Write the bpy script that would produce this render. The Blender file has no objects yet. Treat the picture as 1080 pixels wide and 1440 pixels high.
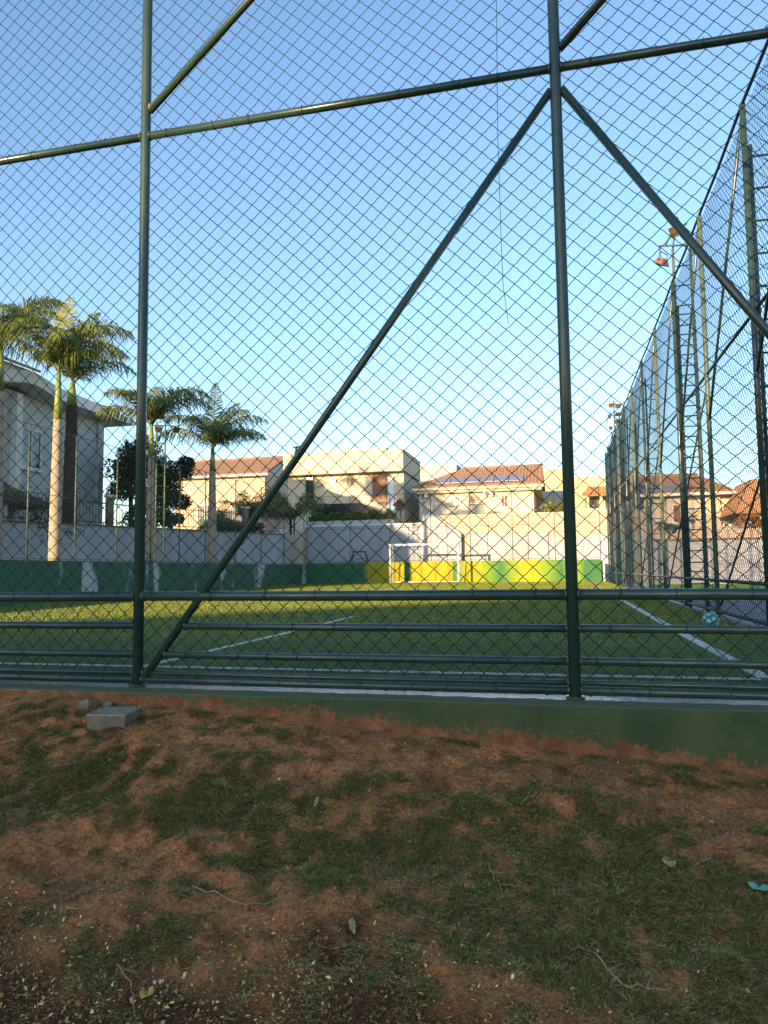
import bpy, math, random
import numpy as np
from mathutils import Vector, Matrix
random.seed(7); RNG = np.random.default_rng(11)
S = bpy.context.scene
COL = S.collection
PI = math.pi
H = 0.85                                   # eye height above the pitch
YAW, PIT, ROL, FPX = 0.23508, 0.08055, -0.01198, 1023.9

# ------------------------------------------------------------------ materials
def mat(name, c1, c2=None, rough=0.7, scale=4.0, bump=0.0, bscale=None, detail=6, metal=0.0, island=0.0, spec=0.5, stretch=None, contrast=(0.35, 0.65)):
    m = bpy.data.materials.new(name); m.use_nodes = True
    nt = m.node_tree; N = nt.nodes; Lk = nt.links
    b = N['Principled BSDF']; b.inputs['Roughness'].default_value = rough; b.inputs['Metallic'].default_value = metal
    b.inputs['Specular IOR Level'].default_value = spec
    c1 = (*c1, 1); c2 = (*(c2 or c1[:3]), 1)
    tc = N.new('ShaderNodeTexCoord'); mp = N.new('ShaderNodeMapping')
    Lk.new(tc.outputs['Object'], mp.inputs['Vector'])
    if stretch: mp.inputs['Scale'].default_value = stretch
    nz = N.new('ShaderNodeTexNoise'); nz.inputs['Scale'].default_value = scale; nz.inputs['Detail'].default_value = detail
    nz.inputs['Roughness'].default_value = 0.62
    Lk.new(mp.outputs[0], nz.inputs['Vector'])
    rp = N.new('ShaderNodeValToRGB'); e = rp.color_ramp.elements
    e[0].position, e[1].position = contrast; e[0].color = c1; e[1].color = c2
    Lk.new(nz.outputs['Fac'], rp.inputs[0]); out = rp.outputs[0]
    if island:
        g = N.new('ShaderNodeNewGeometry'); mr = N.new('ShaderNodeMapRange')
        mr.inputs['To Min'].default_value = 1 - island; mr.inputs['To Max'].default_value = 1 + island
        Lk.new(g.outputs['Random Per Island'], mr.inputs['Value'])
        hs = N.new('ShaderNodeHueSaturation'); Lk.new(out, hs.inputs['Color']); Lk.new(mr.outputs[0], hs.inputs['Value'])
        mr2 = N.new('ShaderNodeMapRange'); mr2.inputs['To Min'].default_value = 0.5 - 0.05*island; mr2.inputs['To Max'].default_value = 0.5 + 0.05*island
        wn = N.new('ShaderNodeMath'); wn.operation = 'FRACT'; w2 = N.new('ShaderNodeMath'); w2.operation = 'MULTIPLY'; w2.inputs[1].default_value = 17.31
        Lk.new(g.outputs['Random Per Island'], w2.inputs[0]); Lk.new(w2.outputs[0], wn.inputs[0]); Lk.new(wn.outputs[0], mr2.inputs['Value'])
        Lk.new(mr2.outputs[0], hs.inputs['Hue']); out = hs.outputs[0]
    Lk.new(out, b.inputs['Base Color'])
    if bump:
        n2 = N.new('ShaderNodeTexNoise'); n2.inputs['Scale'].default_value = bscale or scale*6; n2.inputs['Detail'].default_value = 8
        Lk.new(mp.outputs[0], n2.inputs['Vector'])
        bp = N.new('ShaderNodeBump'); bp.inputs['Strength'].default_value = bump; bp.inputs['Distance'].default_value = 0.03
        Lk.new(n2.outputs['Fac'], bp.inputs['Height']); Lk.new(bp.outputs[0], b.inputs['Normal'])
    return m

def two_leaf(name, c1, c2, island=0.45, rough=0.55, trans=0.25, spec=0.3):
    m = mat(name, c1, c2, rough, 1.5, island=island, spec=spec)
    b = m.node_tree.nodes['Principled BSDF']
    tr = m.node_tree.nodes.new('ShaderNodeBsdfTranslucent'); mx = m.node_tree.nodes.new('ShaderNodeMixShader')
    src = b.inputs['Base Color'].links[0].from_socket
    m.node_tree.links.new(src, tr.inputs['Color'])
    mx.inputs[0].default_value = trans
    m.node_tree.links.new(b.outputs[0], mx.inputs[1]); m.node_tree.links.new(tr.outputs[0], mx.inputs[2])
    m.node_tree.links.new(mx.outputs[0], m.node_tree.nodes['Material Output'].inputs['Surface'])
    return m

M = dict(
 pole=mat('green_gloss_paint', (.018, .042, .037), (.028, .054, .045), .26, 3, bump=.05, bscale=40),
 polelight=mat('weathered_green_paint', (.045, .080, .060), (.085, .115, .070), .5, 2.5, bump=.1, bscale=30),
 wire=mat('green_coated_wire', (.004, .018, .020), (.006, .024, .026), .6, 6, spec=.25),
 wireblue=mat('blue_green_wire', (.004, .026, .080), (.006, .032, .062), .6, 3, spec=.25),
 wirefar=mat('dull_green_wire', (.030, .055, .045), (.045, .07, .055), .6, 3),
 tie=mat('tie_wire', (.01, .03, .03), None, .5),
 rust=mat('rusty_joint', (.28, .12, .03), (.16, .07, .03), .8, 20),
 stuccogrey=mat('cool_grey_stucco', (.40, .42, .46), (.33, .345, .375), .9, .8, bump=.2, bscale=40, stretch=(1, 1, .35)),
 leafbright=two_leaf('sunlit_hedge_leaf', (.12, .18, .035), (.16, .21, .045)),  # raised leaf colour stands in for sun on the balcony hedge
 conc=mat('bare_concrete', (.22, .185, .135), (.12, .10, .07), .9, 3, bump=.4, bscale=30),
 yard=mat('grey_yard_concrete', (.16, .16, .165), (.24, .24, .245), .9, 1.2, bump=.3, bscale=20),
 white=mat('white_paint', (.74, .73, .71), (.66, .65, .62), .75, 1.2, bump=.08, bscale=30),
 stucco=mat('white_stucco', (.58, .565, .54), (.48, .47, .45), .9, .8, bump=.2, bscale=40, stretch=(1, 1, .35)),
 stuccocool=mat('blue_grey_stucco', (.37, .39, .43), (.27, .285, .31), .92, .9, bump=.25, bscale=40, stretch=(1.3, 1.3, .3), contrast=(.42, .72)),  # mottled cool grey, streaked downwards
 cream=mat('cream_stucco', (.60, .51, .36), (.54, .45, .32), .85, .8, bump=.12, bscale=40),
 palecream=mat('pale_cream_paint', (.56, .50, .39), (.51, .45, .35), .8, 1, bump=.1, bscale=40),
 peach=mat('peach_stucco', (.52, .40, .30), (.45, .35, .27), .88, .7, bump=.2, bscale=40),
 greyw=mat('pale_grey_paint', (.50, .52, .54), (.45, .47, .49), .85, .9, bump=.1, bscale=30),
 tile=mat('terracotta_tiles', (.29, .18, .115), (.20, .12, .08), .85, 5, bump=.3, bscale=30, detail=8),
 tileor=mat('orange_tiles', (.38, .21, .10), (.29, .15, .075), .85, 5, bump=.3, bscale=30),
 tilebrown=mat('dark_brown_tiles', (.16, .115, .085), (.10, .08, .065), .9, 6, bump=.3, bscale=30),
 darkglass=mat('dark_window_glass', (.02, .024, .03), None, .08, 2, spec=.8),
 smoke=mat('smoked_balcony_glass', (.012, .018, .032), None, .15, 2, spec=.6),
 timber=mat('brown_timber', (.22, .10, .045), (.15, .065, .03), .6, 8, stretch=(1, 1, .2)),
 alu=mat('grey_aluminium', (.35, .35, .36), (.28, .28, .29), .4, 6, metal=.6),
 panel=mat('solar_panel_blue', (.16, .17, .24), (.20, .21, .28), .3, 5),
 iron=mat('black_iron', (.018, .019, .022), (.03, .03, .032), .55, 10),
 dark=mat('dark_metal', (.02, .022, .025), (.04, .04, .042), .5, 10),
 lampred=mat('faded_red_housing', (.20, .10, .075), (.15, .08, .06), .6, 10),
 lampgrey=mat('dark_lamp_housing', (.05, .045, .045), (.08, .07, .06), .6, 10),
 reflector=mat('amber_reflector', (.30, .19, .06), (.12, .08, .03), .25, 14, metal=.5),
 trunk=mat('grey_palm_trunk', (.38, .31, .235), (.27, .22, .17), .9, 6, bump=.3, bscale=20, stretch=(.4, .4, 5)),
 trunkfib=mat('fibrous_palm_trunk', (.085, .062, .045), (.035, .028, .022), .95, 9, bump=.9, bscale=25),
 shaft=mat('palm_crownshaft', (.13, .19, .035), (.21, .25, .045), .45, 3, stretch=(2, 2, .4)),
 bark=mat('dark_bark', (.07, .055, .045), (.04, .033, .028), .95, 9, bump=.6, bscale=30),
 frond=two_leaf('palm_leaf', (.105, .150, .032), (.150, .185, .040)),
 frondlit=two_leaf('sunlit_palm_leaf', (.16, .19, .03), (.22, .22, .035)),  # brighter copy of the palm leaf, sunlight on the fronds put into the colour
 leafdark=two_leaf('dark_leaf', (.018, .040, .014), (.032, .058, .018)),
 leafmid=two_leaf('green_leaf', (.045, .090, .020), (.075, .115, .028)),
 leafyel=two_leaf('yellow_green_leaf', (.16, .18, .035), (.22, .21, .04)),
 leafor=two_leaf('orange_leaf', (.36, .17, .03), (.42, .22, .04)),
 leafdry=two_leaf('dry_twiggy_leaf', (.11, .07, .045), (.07, .05, .035)),
 turq=mat('turquoise_leather', (.02, .15, .17), (.03, .19, .21), .4, 8),
 scrap=mat('green_plastic', (.12, .38, .24), (.20, .46, .30), .35, 20),
 drytan=mat('dry_tan_leaf', (.48, .36, .19), (.32, .23, .11), .8, 30, spec=.08),
 twig=mat('dry_twig', (.38, .28, .15), (.24, .17, .09), .9, 20, spec=.08),
 netwhite=mat('white_tube', (.80, .79, .76), (.72, .71, .68), .4, 6),
 linewhite=mat('worn_white_turf', (.62, .64, .60), (.10, .15, .08), .9, 16, bump=.6, bscale=120, contrast=(.47, .68)),
 lid=mat('checkered_lid', (.27, .25, .21), (.15, .14, .115), .75, 20),
 yellow=mat('yellow_plaster', (.54, .44, .25), (.48, .39, .22), .85, 1, bump=.1, bscale=40),
)

def turf_mat():
    m = mat('artificial_turf', (.070, .115, .042), (.09, .135, .05), .92, 1.3, spec=.2)
    nt = m.node_tree; N = nt.nodes; L = nt.links; b = N['Principled BSDF']
    tc = N.new('ShaderNodeTexCoord')
    n1 = N.new('ShaderNodeTexNoise'); n1.inputs['Scale'].default_value = 90; n1.inputs['Detail'].default_value = 6
    n2 = N.new('ShaderNodeTexNoise'); n2.inputs['Scale'].default_value = .35; n2.inputs['Detail'].default_value = 4
    L.new(tc.outputs['Object'], n1.inputs['Vector']); L.new(tc.outputs['Object'], n2.inputs['Vector'])
    src = b.inputs['Base Color'].links[0].from_socket
    mr = N.new('ShaderNodeMapRange'); mr.inputs['From Min'].default_value = .3; mr.inputs['From Max'].default_value = .7
    mr.inputs['To Min'].default_value = .45; mr.inputs['To Max'].default_value = 1.6
    L.new(n1.outputs['Fac'], mr.inputs['Value'])
    m2 = N.new('ShaderNodeMapRange'); m2.inputs['From Min'].default_value = .3; m2.inputs['From Max'].default_value = .7
    m2.inputs['To Min'].default_value = .8; m2.inputs['To Max'].default_value = 1.25
    L.new(n2.outputs['Fac'], m2.inputs['Value'])
    mu = N.new('ShaderNodeMath'); mu.operation = 'MULTIPLY'; L.new(mr.outputs[0], mu.inputs[0]); L.new(m2.outputs[0], mu.inputs[1])
    hs = N.new('ShaderNodeHueSaturation'); L.new(src, hs.inputs['Color']); L.new(mu.outputs[0], hs.inputs['Value'])
    L.new(hs.outputs[0], b.inputs['Base Color'])
    bp = N.new('ShaderNodeBump'); bp.inputs['Strength'].default_value = .8; bp.inputs['Distance'].default_value = .03
    L.new(n1.outputs['Fac'], bp.inputs['Height']); L.new(bp.outputs[0], b.inputs['Normal'])
    return m
M['turf'] = turf_mat()
def add_wear(m, light, rust):
    nt = m.node_tree; N = nt.nodes; L = nt.links; b = N['Principled BSDF']; out = b.inputs['Base Color'].links[0].from_socket
    g = N.new('ShaderNodeNewGeometry')
    for sc, lo, hi, col, dt in ((3.5, .52, .75, light, 8), (24, .665, .70, rust, 4)):
        nz = N.new('ShaderNodeTexNoise'); nz.inputs['Scale'].default_value = sc; nz.inputs['Detail'].default_value = dt; L.new(g.outputs['Position'], nz.inputs['Vector'])
        mr = N.new('ShaderNodeMapRange'); mr.inputs['From Min'].default_value = lo; mr.inputs['From Max'].default_value = hi; mr.inputs['To Max'].default_value = .8; L.new(nz.outputs['Fac'], mr.inputs['Value'])
        mx = N.new('ShaderNodeMix'); mx.data_type = 'RGBA'; L.new(mr.outputs[0], mx.inputs[0]); L.new(out, mx.inputs[6]); mx.inputs[7].default_value = (*col, 1); out = mx.outputs[2]
    L.new(out, b.inputs['Base Color'])
add_wear(M['pole'], (.040, .062, .048), (.10, .045, .02)); add_wear(M['polelight'], (.13, .14, .09), (.12, .06, .03))

def painted_wall(name, base, base2, stain, zexpr, fac_scale=5, extra=None, width=.05, top=None, amp=.22):
    """paint that ends in an uneven stain: stain where z + k*x < level + noise"""
    k, level = zexpr
    m = mat(name, base, base2, .85, 3, bump=.35, bscale=18)
    nt = m.node_tree; N = nt.nodes; L = nt.links; b = N['Principled BSDF']; src = b.inputs['Base Color'].links[0].from_socket
    g = N.new('ShaderNodeNewGeometry'); sx = N.new('ShaderNodeSeparateXYZ'); L.new(g.outputs['Position'], sx.inputs[0])
    a = N.new('ShaderNodeMath'); a.operation = 'MULTIPLY_ADD'; a.inputs[1].default_value = k; L.new(sx.outputs['X'], a.inputs[0]); L.new(sx.outputs['Z'], a.inputs[2])
    nz = N.new('ShaderNodeTexNoise'); nz.inputs['Scale'].default_value = fac_scale; nz.inputs['Detail'].default_value = 9; nz.inputs['Roughness'].default_value = .7
    L.new(g.outputs['Position'], nz.inputs['Vector'])
    c = N.new('ShaderNodeMath'); c.operation = 'MULTIPLY_ADD'; c.inputs[1].default_value = amp; L.new(nz.outputs['Fac'], c.inputs[0]); L.new(a.outputs[0], c.inputs[2])
    nf = N.new('ShaderNodeTexNoise'); nf.inputs['Scale'].default_value = 38; nf.inputs['Detail'].default_value = 6; L.new(g.outputs['Position'], nf.inputs['Vector'])
    c2 = N.new('ShaderNodeMath'); c2.operation = 'MULTIPLY_ADD'; c2.inputs[1].default_value = .34; L.new(nf.outputs['Fac'], c2.inputs[0]); L.new(c.outputs[0], c2.inputs[2])
    cs = N.new('ShaderNodeMath'); cs.operation = 'SUBTRACT'; cs.inputs[1].default_value = .17; L.new(c2.outputs[0], cs.inputs[0]); c = cs
    mr = N.new('ShaderNodeMapRange'); mr.inputs['From Min'].default_value = level + amp*.5 - width; mr.inputs['From Max'].default_value = level + amp*.5 + width
    mr.inputs['To Min'].default_value = 1; mr.inputs['To Max'].default_value = 0
    L.new(c.outputs[0], mr.inputs['Value'])
    st = N.new('ShaderNodeValToRGB'); st.color_ramp.elements[0].color = (*stain[0], 1); st.color_ramp.elements[1].color = (*stain[1], 1)
    st.color_ramp.elements[0].position = .35; st.color_ramp.elements[1].position = .65
    n3 = N.new('ShaderNodeTexNoise'); n3.inputs['Scale'].default_value = 14; n3.inputs['Detail'].default_value = 6; L.new(g.outputs['Position'], n3.inputs['Vector']); L.new(n3.outputs['Fac'], st.inputs[0])
    mx = N.new('ShaderNodeMix'); mx.data_type = 'RGBA'; L.new(mr.outputs[0], mx.inputs[0]); L.new(src, mx.inputs[6]); L.new(st.outputs[0], mx.inputs[7])
    out = mx.outputs[2]
    if top:                                       # worn bare top of the kerb and a glossy strip, sky reflection put into its colour
        sn = N.new('ShaderNodeSeparateXYZ'); L.new(g.outputs['True Normal'], sn.inputs[0])
        up = N.new('ShaderNodeMath'); up.operation = 'GREATER_THAN'; up.inputs[1].default_value = .7; L.new(sn.outputs['Z'], up.inputs[0])
        m3 = N.new('ShaderNodeMix'); m3.data_type = 'RGBA'; L.new(up.outputs[0], m3.inputs[0]); L.new(out, m3.inputs[6]); m3.inputs[7].default_value = (*top, 1)
        out = m3.outputs[2]
        yb = N.new('ShaderNodeMath'); yb.operation = 'GREATER_THAN'; yb.inputs[1].default_value = 4.90
        n4 = N.new('ShaderNodeTexNoise'); n4.inputs['Scale'].default_value = 7; L.new(g.outputs['Position'], n4.inputs['Vector'])
        ya = N.new('ShaderNodeMath'); ya.operation = 'MULTIPLY_ADD'; ya.inputs[1].default_value = .12; L.new(n4.outputs['Fac'], ya.inputs[0]); L.new(sx.outputs['Y'], ya.inputs[2])
        yb.inputs[1].default_value = 5.03; L.new(ya.outputs[0], yb.inputs[0])
        sky_strip = N.new('ShaderNodeMath'); sky_strip.operation = 'MULTIPLY'; L.new(yb.outputs[0], sky_strip.inputs[0]); L.new(up.outputs[0], sky_strip.inputs[1])
        rr = N.new('ShaderNodeMapRange'); rr.inputs['To Min'].default_value = .85; rr.inputs['To Max'].default_value = .12; L.new(sky_strip.outputs[0], rr.inputs['Value']); L.new(rr.outputs[0], b.inputs['Roughness'])
        m4 = N.new('ShaderNodeMix'); m4.data_type = 'RGBA'; L.new(sky_strip.outputs[0], m4.inputs[0]); L.new(out, m4.inputs[6]); m4.inputs[7].default_value = (.12, .135, .17, 1)
        out = m4.outputs[2]
    L.new(out, b.inputs['Base Color'])
    return m
M['kerbwall'] = painted_wall('stained_green_kerb', (.024, .046, .014), (.056, .078, .026), ((.12, .042, .015), (.24, .090, .032)), (.072, -.215), 7, top=(.085, .11, .05), width=.03, amp=.36)

def peeling(name, green, pale, thr):
    m = mat(name, green, tuple(c*1.25 for c in green), .85, 1.5, bump=.2, bscale=25)
    nt = m.node_tree; N = nt.nodes; L = nt.links; b = N['Principled BSDF']; src = b.inputs['Base Color'].links[0].from_socket
    tc = N.new('ShaderNodeTexCoord'); mp = N.new('ShaderNodeMapping'); mp.inputs['Scale'].default_value = (1, 1, .35)
    L.new(tc.outputs['Object'], mp.inputs[0])
    nz = N.new('ShaderNodeTexNoise'); nz.inputs['Scale'].default_value = .75; nz.inputs['Detail'].default_value = 9; nz.inputs['Roughness'].default_value = .55
    L.new(mp.outputs[0], nz.inputs['Vector'])
    mr = N.new('ShaderNodeMapRange'); mr.inputs['From Min'].default_value = thr; mr.inputs['From Max'].default_value = thr + .05
    L.new(nz.outputs['Fac'], mr.inputs['Value'])
    mx = N.new('ShaderNodeMix'); mx.data_type = 'RGBA'; L.new(mr.outputs[0], mx.inputs[0]); L.new(src, mx.inputs[6]); mx.inputs[7].default_value = (*pale, 1)
    L.new(mx.outputs[2], b.inputs['Base Color']); return m
M['greenpeel'] = peeling('peeling_green_wall_paint', (.022, .085, .048), (.36, .38, .36), .565)
def banded(name):
    """green wall paint with broad sunlit yellow stretches put into the colour"""
    m = mat(name, (.030, .150, .055), (.040, .180, .060), .85, 1.5, bump=.15, bscale=25)
    nt = m.node_tree; N = nt.nodes; L = nt.links; b = N['Principled BSDF']; src = b.inputs['Base Color'].links[0].from_socket
    g = N.new('ShaderNodeNewGeometry'); sx = N.new('ShaderNodeSeparateXYZ'); L.new(g.outputs['Position'], sx.inputs[0])
    rp = N.new('ShaderNodeValToRGB'); mr = N.new('ShaderNodeMapRange'); mr.inputs['From Min'].default_value = -14.6; mr.inputs['From Max'].default_value = 2.2
    L.new(sx.outputs['X'], mr.inputs['Value']); L.new(mr.outputs[0], rp.inputs[0])
    def u(x): return (x + 14.6)/16.8
    yel, gr = (.32, .29, .008, 1), (.028, .125, .048, 1); ygr = (.14, .25, .016, 1)
    st = [(-14.6, gr), (-11.1, gr), (-10.75, yel), (-8.72, yel), (-8.62, gr), (-8.42, gr), (-8.3, yel), (-5.95, yel), (-5.8, gr), (-5.55, ygr), (-4.9, yel), (-3.9, ygr), (-3.2, gr), (-2.6, ygr), (-1.7, yel), (-.7, ygr), (.1, gr), (.5, ygr), (1.0, ygr), (1.35, gr)]  # yellow and yellow-green stops paint sunlight onto the green wall
    e = rp.color_ramp.elements
    e[0].position = u(st[0][0]); e[0].color = st[0][1]; e[1].position = u(st[1][0]); e[1].color = st[1][1]
    for x, c in st[2:]:
        k = e.new(u(x)); k.color = c
    nz = N.new('ShaderNodeTexNoise'); nz.inputs['Scale'].default_value = 2.5; L.new(g.outputs['Position'], nz.inputs['Vector'])
    hs = N.new('ShaderNodeHueSaturation'); m2 = N.new('ShaderNodeMapRange'); m2.inputs['To Min'].default_value = .75; m2.inputs['To Max'].default_value = 1.2
    L.new(nz.outputs['Fac'], m2.inputs['Value']); L.new(m2.outputs[0], hs.inputs['Value']); L.new(rp.outputs[0], hs.inputs['Color'])
    L.new(hs.outputs[0], b.inputs['Base Color']); return m
M['backwall'] = banded('green_wall_with_painted_sun')

# ------------------------------------------------------------------ mesh builder (vertices in world coordinates)
class MB:
    def __init__(s): s.v = []; s.f = []; s.n = 0; s.smooth = False
    def add(s, v, f):
        v = np.asarray(v, float); s.v.append(v)
        for q in f: s.f.append([i + s.n for i in q])
        s.n += len(v); return s
    def box(s, x0, y0, z0, x1, y1, z1):
        x0, x1 = sorted((x0, x1)); y0, y1 = sorted((y0, y1)); z0, z1 = sorted((z0, z1))
        return s.hexa([(x0, y0, z0), (x1, y0, z0), (x1, y1, z0), (x0, y1, z0), (x0, y0, z1), (x1, y0, z1), (x1, y1, z1), (x0, y1, z1)])
    def hexa(s, p): return s.add(p, [(0, 3, 2, 1), (4, 5, 6, 7), (0, 1, 5, 4), (1, 2, 6, 5), (2, 3, 7, 6), (3, 0, 4, 7)])
    def obox(s, c, size, rz=0, rx=0, ry=0):
        R = (Matrix.Rotation(rz, 3, 'Z') @ Matrix.Rotation(rx, 3, 'X') @ Matrix.Rotation(ry, 3, 'Y'))
        p = []
        for (a, b, d) in ((-1, -1, -1), (1, -1, -1), (1, 1, -1), (-1, 1, -1), (-1, -1, 1), (1, -1, 1), (1, 1, 1), (-1, 1, 1)):
            p.append(Vector(c) + R @ Vector((a*size[0]/2, b*size[1]/2, d*size[2]/2)))
        return s.hexa([tuple(q) for q in p])
    def beam(s, a, b, w, hgt):
        """vertical wall slab between two ground points, thickness w, z from a[2] to a[2]+hgt"""
        a = np.array(a, float); b = np.array(b, float); d = b - a; n = np.array([-d[1], d[0], 0]); n = n/np.linalg.norm(n)*w/2
        u = np.array([0, 0, hgt]); return s.hexa([a - n, b - n, b + n, a + n, a - n + u, b - n + u, b + n + u, a + n + u])
    def tube(s, pts, r, n=8, cap=True):
        P = [np.array(p, float) for p in pts]; k = len(P)
        rs = r if hasattr(r, '__len__') else [r]*k
        V = []; prev = None
        for i in range(k):
            t = P[min(i+1, k-1)] - P[max(i-1, 0)]; t = t/(np.linalg.norm(t) + 1e-12)
            if prev is None:
                a = np.array([0, 0, 1.]) if abs(t[2]) < .9 else np.array([0, 1., 0]); u = np.cross(t, a)
            else: u = prev - t*np.dot(prev, t)
            u = u/np.linalg.norm(u); w = np.cross(t, u); prev = u
            for j in range(n):
                an = 2*PI*j/n; V.append(P[i] + rs[i]*(math.cos(an)*u + math.sin(an)*w))
        F = [(i*n + j, i*n + (j+1) % n, (i+1)*n + (j+1) % n, (i+1)*n + j) for i in range(k-1) for j in range(n)]
        if cap: F += [tuple(range(n-1, -1, -1)), tuple((k-1)*n + j for j in range(n))]
        return s.add(V, F)
    def prism(s, poly, off):
        """closed prism: polygon (3-D points) extruded by off"""
        n = len(poly); off = np.array(off, float); V = [np.array(p, float) for p in poly] + [np.array(p, float) + off for p in poly]
        return s.add(V, [tuple(range(n-1, -1, -1)), tuple(range(n, 2*n))] + [(i, (i+1) % n, n + (i+1) % n, n + i) for i in range(n)])
    def sphere(s, c, r, seg=20, rings=12):
        V = []; F = []; r = r if hasattr(r, '__len__') else (r, r, r)
        for i in range(rings+1):
            th = PI*i/rings
            for j in range(seg):
                ph = 2*PI*j/seg; V.append((c[0] + r[0]*math.sin(th)*math.cos(ph), c[1] + r[1]*math.sin(th)*math.sin(ph), c[2] + r[2]*math.cos(th)))
        for i in range(rings):
            for j in range(seg): F.append((i*seg + j, (i+1)*seg + j, (i+1)*seg + (j+1) % seg, i*seg + (j+1) % seg))
        return s.add(V, F)
    def build(s, name, m, parent=None, loc=None, smooth=False, bevel=0):
        V = np.concatenate(s.v) if s.v else np.zeros((0, 3))
        o = link(name, V, s.f, m, parent, loc, smooth)
        if bevel:
            b = o.modifiers.new('Bevel', 'BEVEL'); b.width = bevel; b.segments = 2; b.limit_method = 'ANGLE'
        return o

def worldloc(o):
    p = Vector((0, 0, 0))
    while o is not None: p += o.location; o = o.parent
    return p
def link(name, V, F, m, parent=None, loc=None, smooth=False):
    me = bpy.data.meshes.new(name); V = np.asarray(V, float)
    o = bpy.data.objects.new(name, me); COL.objects.link(o)
    if parent: o.parent = parent; base = worldloc(parent)
    elif loc is not None: o.location = loc; base = Vector(loc)
    else: base = Vector((0, 0, 0))
    V = V - np.array(base)
    if isinstance(F, np.ndarray):
        nf, k = F.shape
        me.vertices.add(len(V)); me.vertices.foreach_set('co', V.astype(np.float32).ravel())
        me.loops.add(nf*k); me.loops.foreach_set('vertex_index', F.astype(np.int32).ravel())
        me.polygons.add(nf); me.polygons.foreach_set('loop_start', np.arange(0, nf*k, k, dtype=np.int32))
        me.polygons.foreach_set('loop_total', np.full(nf, k, dtype=np.int32))
        me.update(calc_edges=True)
    else:
        me.from_pydata([tuple(v) for v in V], [], F); me.update()
    if smooth: me.polygons.foreach_set('use_smooth', np.ones(len(me.polygons), dtype=bool))
    if m: me.materials.append(M[m] if isinstance(m, str) else m)
    return o
def tag(o, label, cat, group=None, kind=None):
    if label: o['label'] = label
    if cat: o['category'] = cat
    if group: o['group'] = group
    if kind: o['kind'] = kind
    return o
def thing(name, loc, label, cat, group=None):
    o = bpy.data.objects.new(name, None); COL.objects.link(o); o.location = loc; o.empty_display_size = .3
    return tag(o, label, cat, group)
def struct(o, label=None, cat=None):
    o['kind'] = 'structure'
    if label: o['label'] = label
    if cat: o['category'] = cat
    return o

def tubes_np(A, B, r, n=3):
    """independent straight tubes between rows of A and B (no caps)"""
    A = np.asarray(A, float); B = np.asarray(B, float); T = B - A; T /= np.linalg.norm(T, axis=1, keepdims=True) + 1e-12
    ref = np.where(np.abs(T[:, 2:3]) < .9, np.array([[0, 0, 1.]]), np.array([[0, 1., 0]]))
    U = np.cross(T, ref); U /= np.linalg.norm(U, axis=1, keepdims=True); W = np.cross(T, U)
    V = []
    for P in (A, B):
        for j in range(n):
            an = 2*PI*j/n; V.append(P + r*(math.cos(an)*U + math.sin(an)*W))
    V = np.stack(V, 1).reshape(-1, 3); k = len(A); base = (np.arange(k)*2*n)[:, None]
    F = np.concatenate([base + np.array([j, (j+1) % n, n + (j+1) % n, n + j])[None] for j in range(n)], 0)
    return V, F

# ------------------------------------------------------------------ value noise
def vnoise(x, y, seed, sc):
    r = np.random.default_rng(seed); G = r.random((257, 257)); x = x*sc + 1000; y = y*sc + 1000
    xi = np.floor(x).astype(int); yi = np.floor(y).astype(int); fx = x - xi; fy = y - yi; fx = fx*fx*(3 - 2*fx); fy = fy*fy*(3 - 2*fy)
    a = G[xi % 257, yi % 257]; b = G[(xi+1) % 257, yi % 257]; c = G[xi % 257, (yi+1) % 257]; d = G[(xi+1) % 257, (yi+1) % 257]
    return (a*(1-fx) + b*fx)*(1-fy) + (c*(1-fx) + d*fx)*fy
def fbm(x, y, seed, sc, oc=4, g=.5):
    t = 0; a = 1; w = 0
    for i in range(oc): t = t + a*vnoise(x, y, seed + i, sc*2**i); w += a; a *= g
    return t/w

# ------------------------------------------------------------------ camera, sky, sun
cam = bpy.data.cameras.new('camera'); co = bpy.data.objects.new('camera', cam); COL.objects.link(co)
Rm = Matrix.Rotation(YAW, 4, 'Z') @ Matrix.Rotation(PI/2 + PIT, 4, 'X') @ Matrix.Rotation(ROL, 4, 'Z')
co.matrix_world = Matrix.Translation((0, 0, H)) @ Rm
cam.sensor_fit = 'HORIZONTAL'; cam.sensor_width = 36; cam.lens = FPX/1080*36; cam.clip_end = 3000; cam.clip_start = .05
S.camera = co
SUN_EL = math.radians(8.5); SAZ = (0.348, 0.9375)      # horizontal travel direction of the sunlight
w = bpy.data.worlds.new('World'); S.world = w; w.use_nodes = True
nt = w.node_tree; bg = nt.nodes['Background']; sky = nt.nodes.new('ShaderNodeTexSky'); sky.sky_type = 'NISHITA'; sky.sun_disc = False
sky.sun_elevation = SUN_EL; sky.sun_rotation = math.atan2(-SAZ[0], -SAZ[1])
sky.air_density = 1.0; sky.dust_density = 0.7; sky.ozone_density = 2.2; sky.altitude = 200
nt.links.new(sky.outputs[0], bg.inputs[0]); bg.inputs[1].default_value = 0.15
sl = bpy.data.lights.new('sun', 'SUN'); sl.energy = 4.2; sl.angle = math.radians(.5); sl.color = (1, .68, .36)
so = bpy.data.objects.new('sun', sl); COL.objects.link(so)
sd = Vector((SAZ[0]*math.cos(SUN_EL), SAZ[1]*math.cos(SUN_EL), -math.sin(SUN_EL))); so.rotation_euler = sd.to_track_quat('-Z', 'Y').to_euler()
so.location = (-20, -50, 30)
S.view_settings.view_transform = 'Standard'; S.view_settings.look = 'None'; S.view_settings.exposure = 1.62; S.view_settings.gamma = 1

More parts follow.
